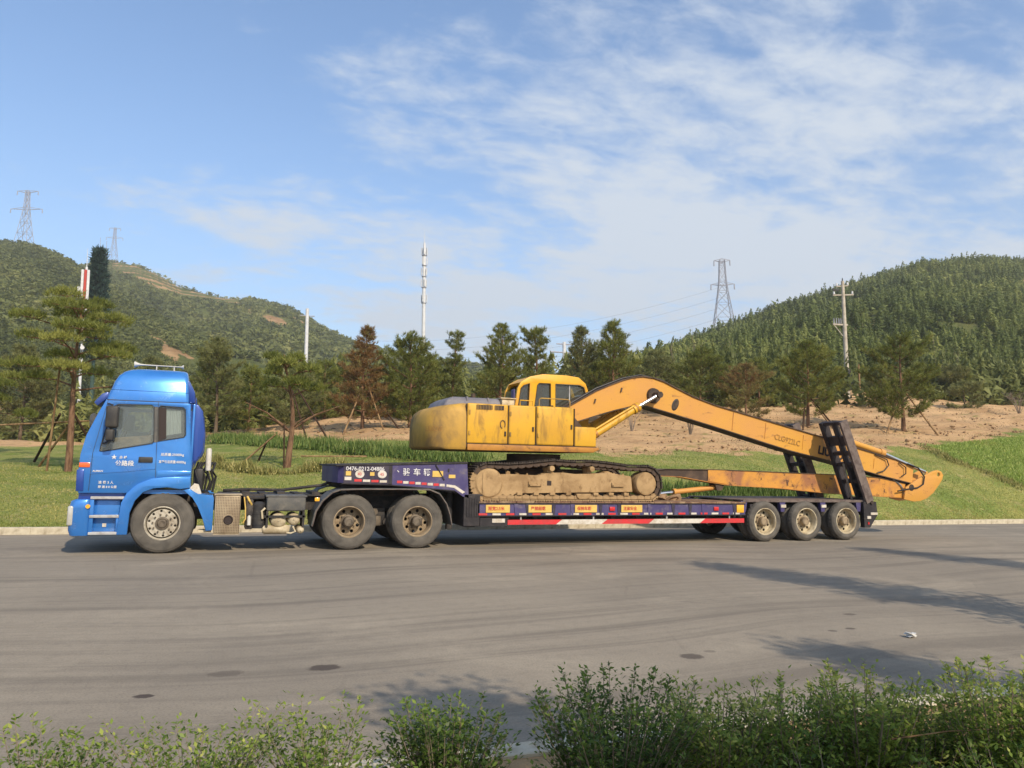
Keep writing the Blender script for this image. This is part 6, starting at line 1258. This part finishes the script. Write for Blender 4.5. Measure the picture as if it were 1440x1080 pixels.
t = dthing('concrete_post', (10.9, 81.9, 5.6), 'plain white concrete post standing against the left hill', 'post')
B().cyl((0, 0, -1), (0, 0, 15.1), .27, .20, 14).build('post', 'tower_white', t, 40, world=False); B().cyl((-.9, 0, 14.2), (.9, 0, 14.2), .06).build('crossarm', 'lattice', t, 40, world=False)
t = dthing('utility_post', (47.0, 84.2, 9.9), 'distant white utility post above the excavator cab', 'post')
B().cyl((0, 0, -1), (0, 0, 9.7), .30, .24, 12).build('post', 'tower_white', t, 40, world=False); B().cyl((-2.2, 0, 8.2), (2.2, 0, 8.2), .10).cyl((-1.2, 0, 9.4), (1.2, 0, 9.4), .08).build('crossarm', 'lattice', t, 40, world=False)
t = dthing('antenna_pole', (-12.4, 74.6, 3.0), 'red and white antenna pole behind the broad flat-topped pine', 'pole')
B().cyl((0, 0, -.5), (0, 0, 18.6), .16, .12, 12).build('pole', 'tower_white', t, 40, world=False); B().cyl((0, 0, 18.6), (0, 0, 20.6), .04, .02, 8).build('spike', 'tower_white', t, 40, world=False)
for k, (x, m_) in enumerate(((-.27, 'tower_white'), (.0, 'tower_red'), (.27, 'tower_white'))): B().box(x-.12, x+.12, -.55, -.35, 14.9+.3*(k == 0), 18.2, .02).build('antenna_panel', m_, t, 0, world=False)
B().box(-.7, -.45, -.3, -.1, 15.2, 16.4, .02).build('antenna_panel', 'tower_white', t, 0, world=False)
for z in (13.6, 14.2, 10.0, 10.9): B().cyl((.1, -.3, z), (.1, -.5, z), .28 if z > 12 else .2, .28 if z > 12 else .2, 14).build('dish', 'tower_white', t, 40, world=False)
# mast disguised as a conifer
t = dthing('disguised_mast', (-17.2, 118.8, 2.9), 'dark telecom mast disguised as a conifer above the left hill', 'mast')
B().cyl((0, 0, -1), (0, 0, 28.5), .35, .2, 12).build('pole', 'camo_green', t, 40, world=False); B().cyl((.0, 0, 28.5), (.0, 0, 33.5), .06, .03, 6).cyl((.9, 0, 29), (.9, 0, 33), .04, .03, 6).cyl((-.6, 0, 29), (-.6, 0, 31.5), .04, .03, 6).build('spike', 'lattice', t, 40, world=False)
g = np.random.default_rng(301); Cs = []; Ds = []
for k in range(210):
    h = 14+17*(k/210); r_ = 2.5*(1-((h-14)/24))*(.72+.38*abs(math.sin(k*.23))); a = k*2.4; q = g.uniform(.25, 1, 6)[:, None]; e = np.array([math.cos(a)*r_, math.sin(a)*r_, .7]); Cs.append(np.array([0, 0, h])+e*q); Ds.append(np.repeat(unit(e)[None], 6, 0))
V, F_, Tn = tufts(np.concatenate(Cs), np.concatenate(Ds), 7, .9, .10, g, .6, .4, .1, .1); foliage_mat('camo_leaf', [(0, (.03, .062, .05, 1)), (1, (.06, .10, .075, 1))], .05)
new_obj('foliage', npmesh('foliage', V, F_, 'camo_leaf', Tn), t)
# concrete utility pole with crossarms at the right
t = dthing('utility_pole', (48.2, 32.8, 7.3), 'concrete utility pole with crossarms standing on the bare slope at right', 'utility pole')
B().cyl((0, 0, -.3), (0, 0, 10.0), .20, .13, 14).build('pole', 'concrete_pole', t, 40, world=False); B().cyl((0, 0, 9.9), (0, 0, 10.25), .05, .04, 8).build('top_insulator', 'black_plastic', t, 40, world=False)
def vec(x, z, y=0): return tuple(rt*x+Vector((fw.x, fw.y, 0))*y+Vector((0, 0, z)))
B().beam(vec(-.85, 8.85), vec(.85, 8.85), .09, .09).beam(vec(-.55, 9.55), vec(.45, 9.62), .08, .08).build('crossarm', 'concrete_pole', t, 0, world=False)
for x, z in ((-.75, 8.92), (.75, 8.92), (-.5, 9.62), (.4, 9.68)): B().cyl(vec(x, z), vec(x, z+.22), .09, .07, 10).build('insulator', 'tower_white', t, 40, world=False)
B().beam(vec(-.85, 9.3), vec(-.3, 9.3), .12, .16).build('fuse_bracket', 'black_plastic', t, 0, world=False)
B().beam(vec(-.95, 6.45), vec(.25, 6.35), .12, .12).beam(vec(-.85, 6.4), vec(-.05, 5.3), .05, .05).build('lower_arm', 'concrete_pole', t, 0, world=False)
for x in (-.85, -.65, -.45, -.28): B().cyl(vec(x, 6.5), vec(x, 6.95), .045, .03, 8).build('insulator', 'lattice', t, 40, world=False)
B().box(-.22, .22, -.3, .3, 1.0, 2.7, .03).build('junction_box', 'black_plastic', t, 0, world=False)
B().cyl(vec(.62, -.4, -.8), vec(.62, 3.0, -.8), .09, .07, 10).tube([vec(.1, 1.7), vec(.9, .95), vec(2.2, -.1, -1)], .03).build('side_post', 'stake_wood', t, 40, world=False)
# lattice pylons
def pylon(loc, H, label, arms, base_w=6., r=.16, rz=0.):
    t = dthing('power_pylon', loc, label, 'pylon', 'power pylons on the hills'); t.rotation_euler.z = rz; b = B(); lv = [0, .22, .42, .58, .72, .84, .94, 1.0]; ws = [1, .74, .55, .40, .30, .26, .24, .22]
    def c(i, k): w = base_w/2*ws[i]; sx, sy = ((-1, -1), (1, -1), (1, 1), (-1, 1))[k % 4]; return Vector((sx*w, sy*w, lv[i]*H))
    for k in range(4):
        for i in range(len(lv)-1): b.beam(c(i, k), c(i+1, k), r, r)
    b.build('leg', 'lattice', t, 0, world=False); b = B()
    for k in range(4):
        for i in range(len(lv)-1): b.beam(c(i, k), c(i+1, k+1), r*.6, r*.6).beam(c(i, k+1), c(i+1, k), r*.6, r*.6); b.beam(c(i+1, k), c(i+1, k+1), r*.6, r*.6)
    b.build('bracing', 'lattice', t, 0, world=False)
    for z, l, dr in arms:
        b = B()
        for sx in (-1, 1):
            for y in (-.7, .7): b.beam((0, y, z*H), (sx*l, 0, z*H+dr), r*.8, r*.8)
            b.beam((0, 0, z*H+.05*H), (sx*l, 0, z*H+dr), r*.8, r*.8).cyl((sx*l, 0, z*H+dr), (sx*l*1.02, 0, z*H+dr-2.2), .22, .22, 6)
        b.build('crossarm', 'lattice', t, 0, world=False)
    return t
pylon((-102.2, 463.5, 116.5), 30.5, 'lattice power pylon on the ridge at the far left', [(.66, 8.5, .3), (.97, 5.6, 1.0)], 7.2, .22, -.35)
pylon((-80.9, 646.5, 154.0), 28.0, 'faint distant lattice pylon behind the terraced hill', [(.70, 6, .5), (.96, 4, .8)], 6.0, .17, -.2)
PR = pylon((183.0, 231.0, 54.0), 30.0, 'lattice power pylon on the slope of the right hill', [(.66, 4.4, .5), (.97, 3.0, .8)], 9.0, .21, -.5)
wl_t = thing('power_line', (183, 231, 74), 'sagging power wires running left from the right hill pylon', 'power line')
for k in range(4):
    a = Vector((183-3.5+k*1.2, 231-.8*k, 60+k*4.5)); z = Vector((60, 330, 45+k*4.0)); b = B(); pts = []
    for i in range(25): q = i/24; pts.append(a.lerp(z, q)-Vector((0, 0, 4*q*(1-q)*7)))
    b.tube(pts, .045, 4).build('wire', 'lattice', wl_t, 60)

# ------------------------------------------------------------------ pieces that share a loop become parts of their own
def split(o):
    bm = bmesh.new(); bm.from_mesh(o.data); bmesh.ops.remove_doubles(bm, verts=bm.verts, dist=1e-4); seen, isl = set(), []
    for v in bm.verts:
        if v in seen: continue
        st, cur = [v], []; seen.add(v)
        while st:
            q = st.pop(); cur.append(q)
            for e in q.link_edges:
                w = e.other_vert(q)
                if w not in seen: seen.add(w); st.append(w)
        isl.append({q.index for q in cur})
    bm.verts.ensure_lookup_table()
    for k, ids in enumerate(isl):
        b2 = bm.copy(); b2.verts.index_update(); bmesh.ops.delete(b2, geom=[v for v in b2.verts if v.index not in ids], context='VERTS')
        me = o.data if k == 0 else o.data.copy(); b2.to_mesh(me); b2.free()
        if k: c = o.copy(); c.data = me; COL.objects.link(c)
    bm.free()
SPL = {'deck_bracket', 'door_gap', 'front_wing', 'wheel_arch_liner', 'roof_deflector', 'side_rail', 'landing_leg', 'guard_post', 'tail_frame', 'boom_foot', 'hood_rib', 'tank_bracket', 'step_side', 'swage_line', 'hose', 'pipe',
       'hydraulic_hose', 'end_glass', 'ramp_beam', 'track_guard', 'cylinder_bracket', 'strap', 'mudguard_bracket', 'drive_fender', 'fender_rim', 'boom_top_plate', 'boom_bottom_plate', 'stick_top_plate', 'stick_bottom_plate', 'mirror_arm',
       'cover_lid', 'frame_rails', 'gooseneck_frame', 'roof_fittings', 'air_hoses', 'catwalk', 'axles', 'crossarm', 'lower_branches', 'chassis', 'link_arm', 'cylinder_band', 'door_latch', 'spike', 'lower_arm', 'side_post', 'tool_box'}
for o in [x for x in bpy.data.objects if x.type == 'MESH' and x.name.split('.')[0] in SPL]: split(o)

# ------------------------------------------------------------------ hazy air over the valley
m, t, out = nt('haze'); pv = t.nodes.new('ShaderNodeVolumePrincipled'); pv.inputs['Color'].default_value = (1, .98, .95, 1); pv.inputs['Density'].default_value = .00048; pv.inputs['Anisotropy'].default_value = .2
t.links.new(pv.outputs[0], out.inputs['Volume'])
tag(B().box(-950, 1150, -420, 1150, -2, 205).build('haze', 'haze', None, 0), 'pale haze in the air between the road and the far hills', 'haze', kind='stuff')
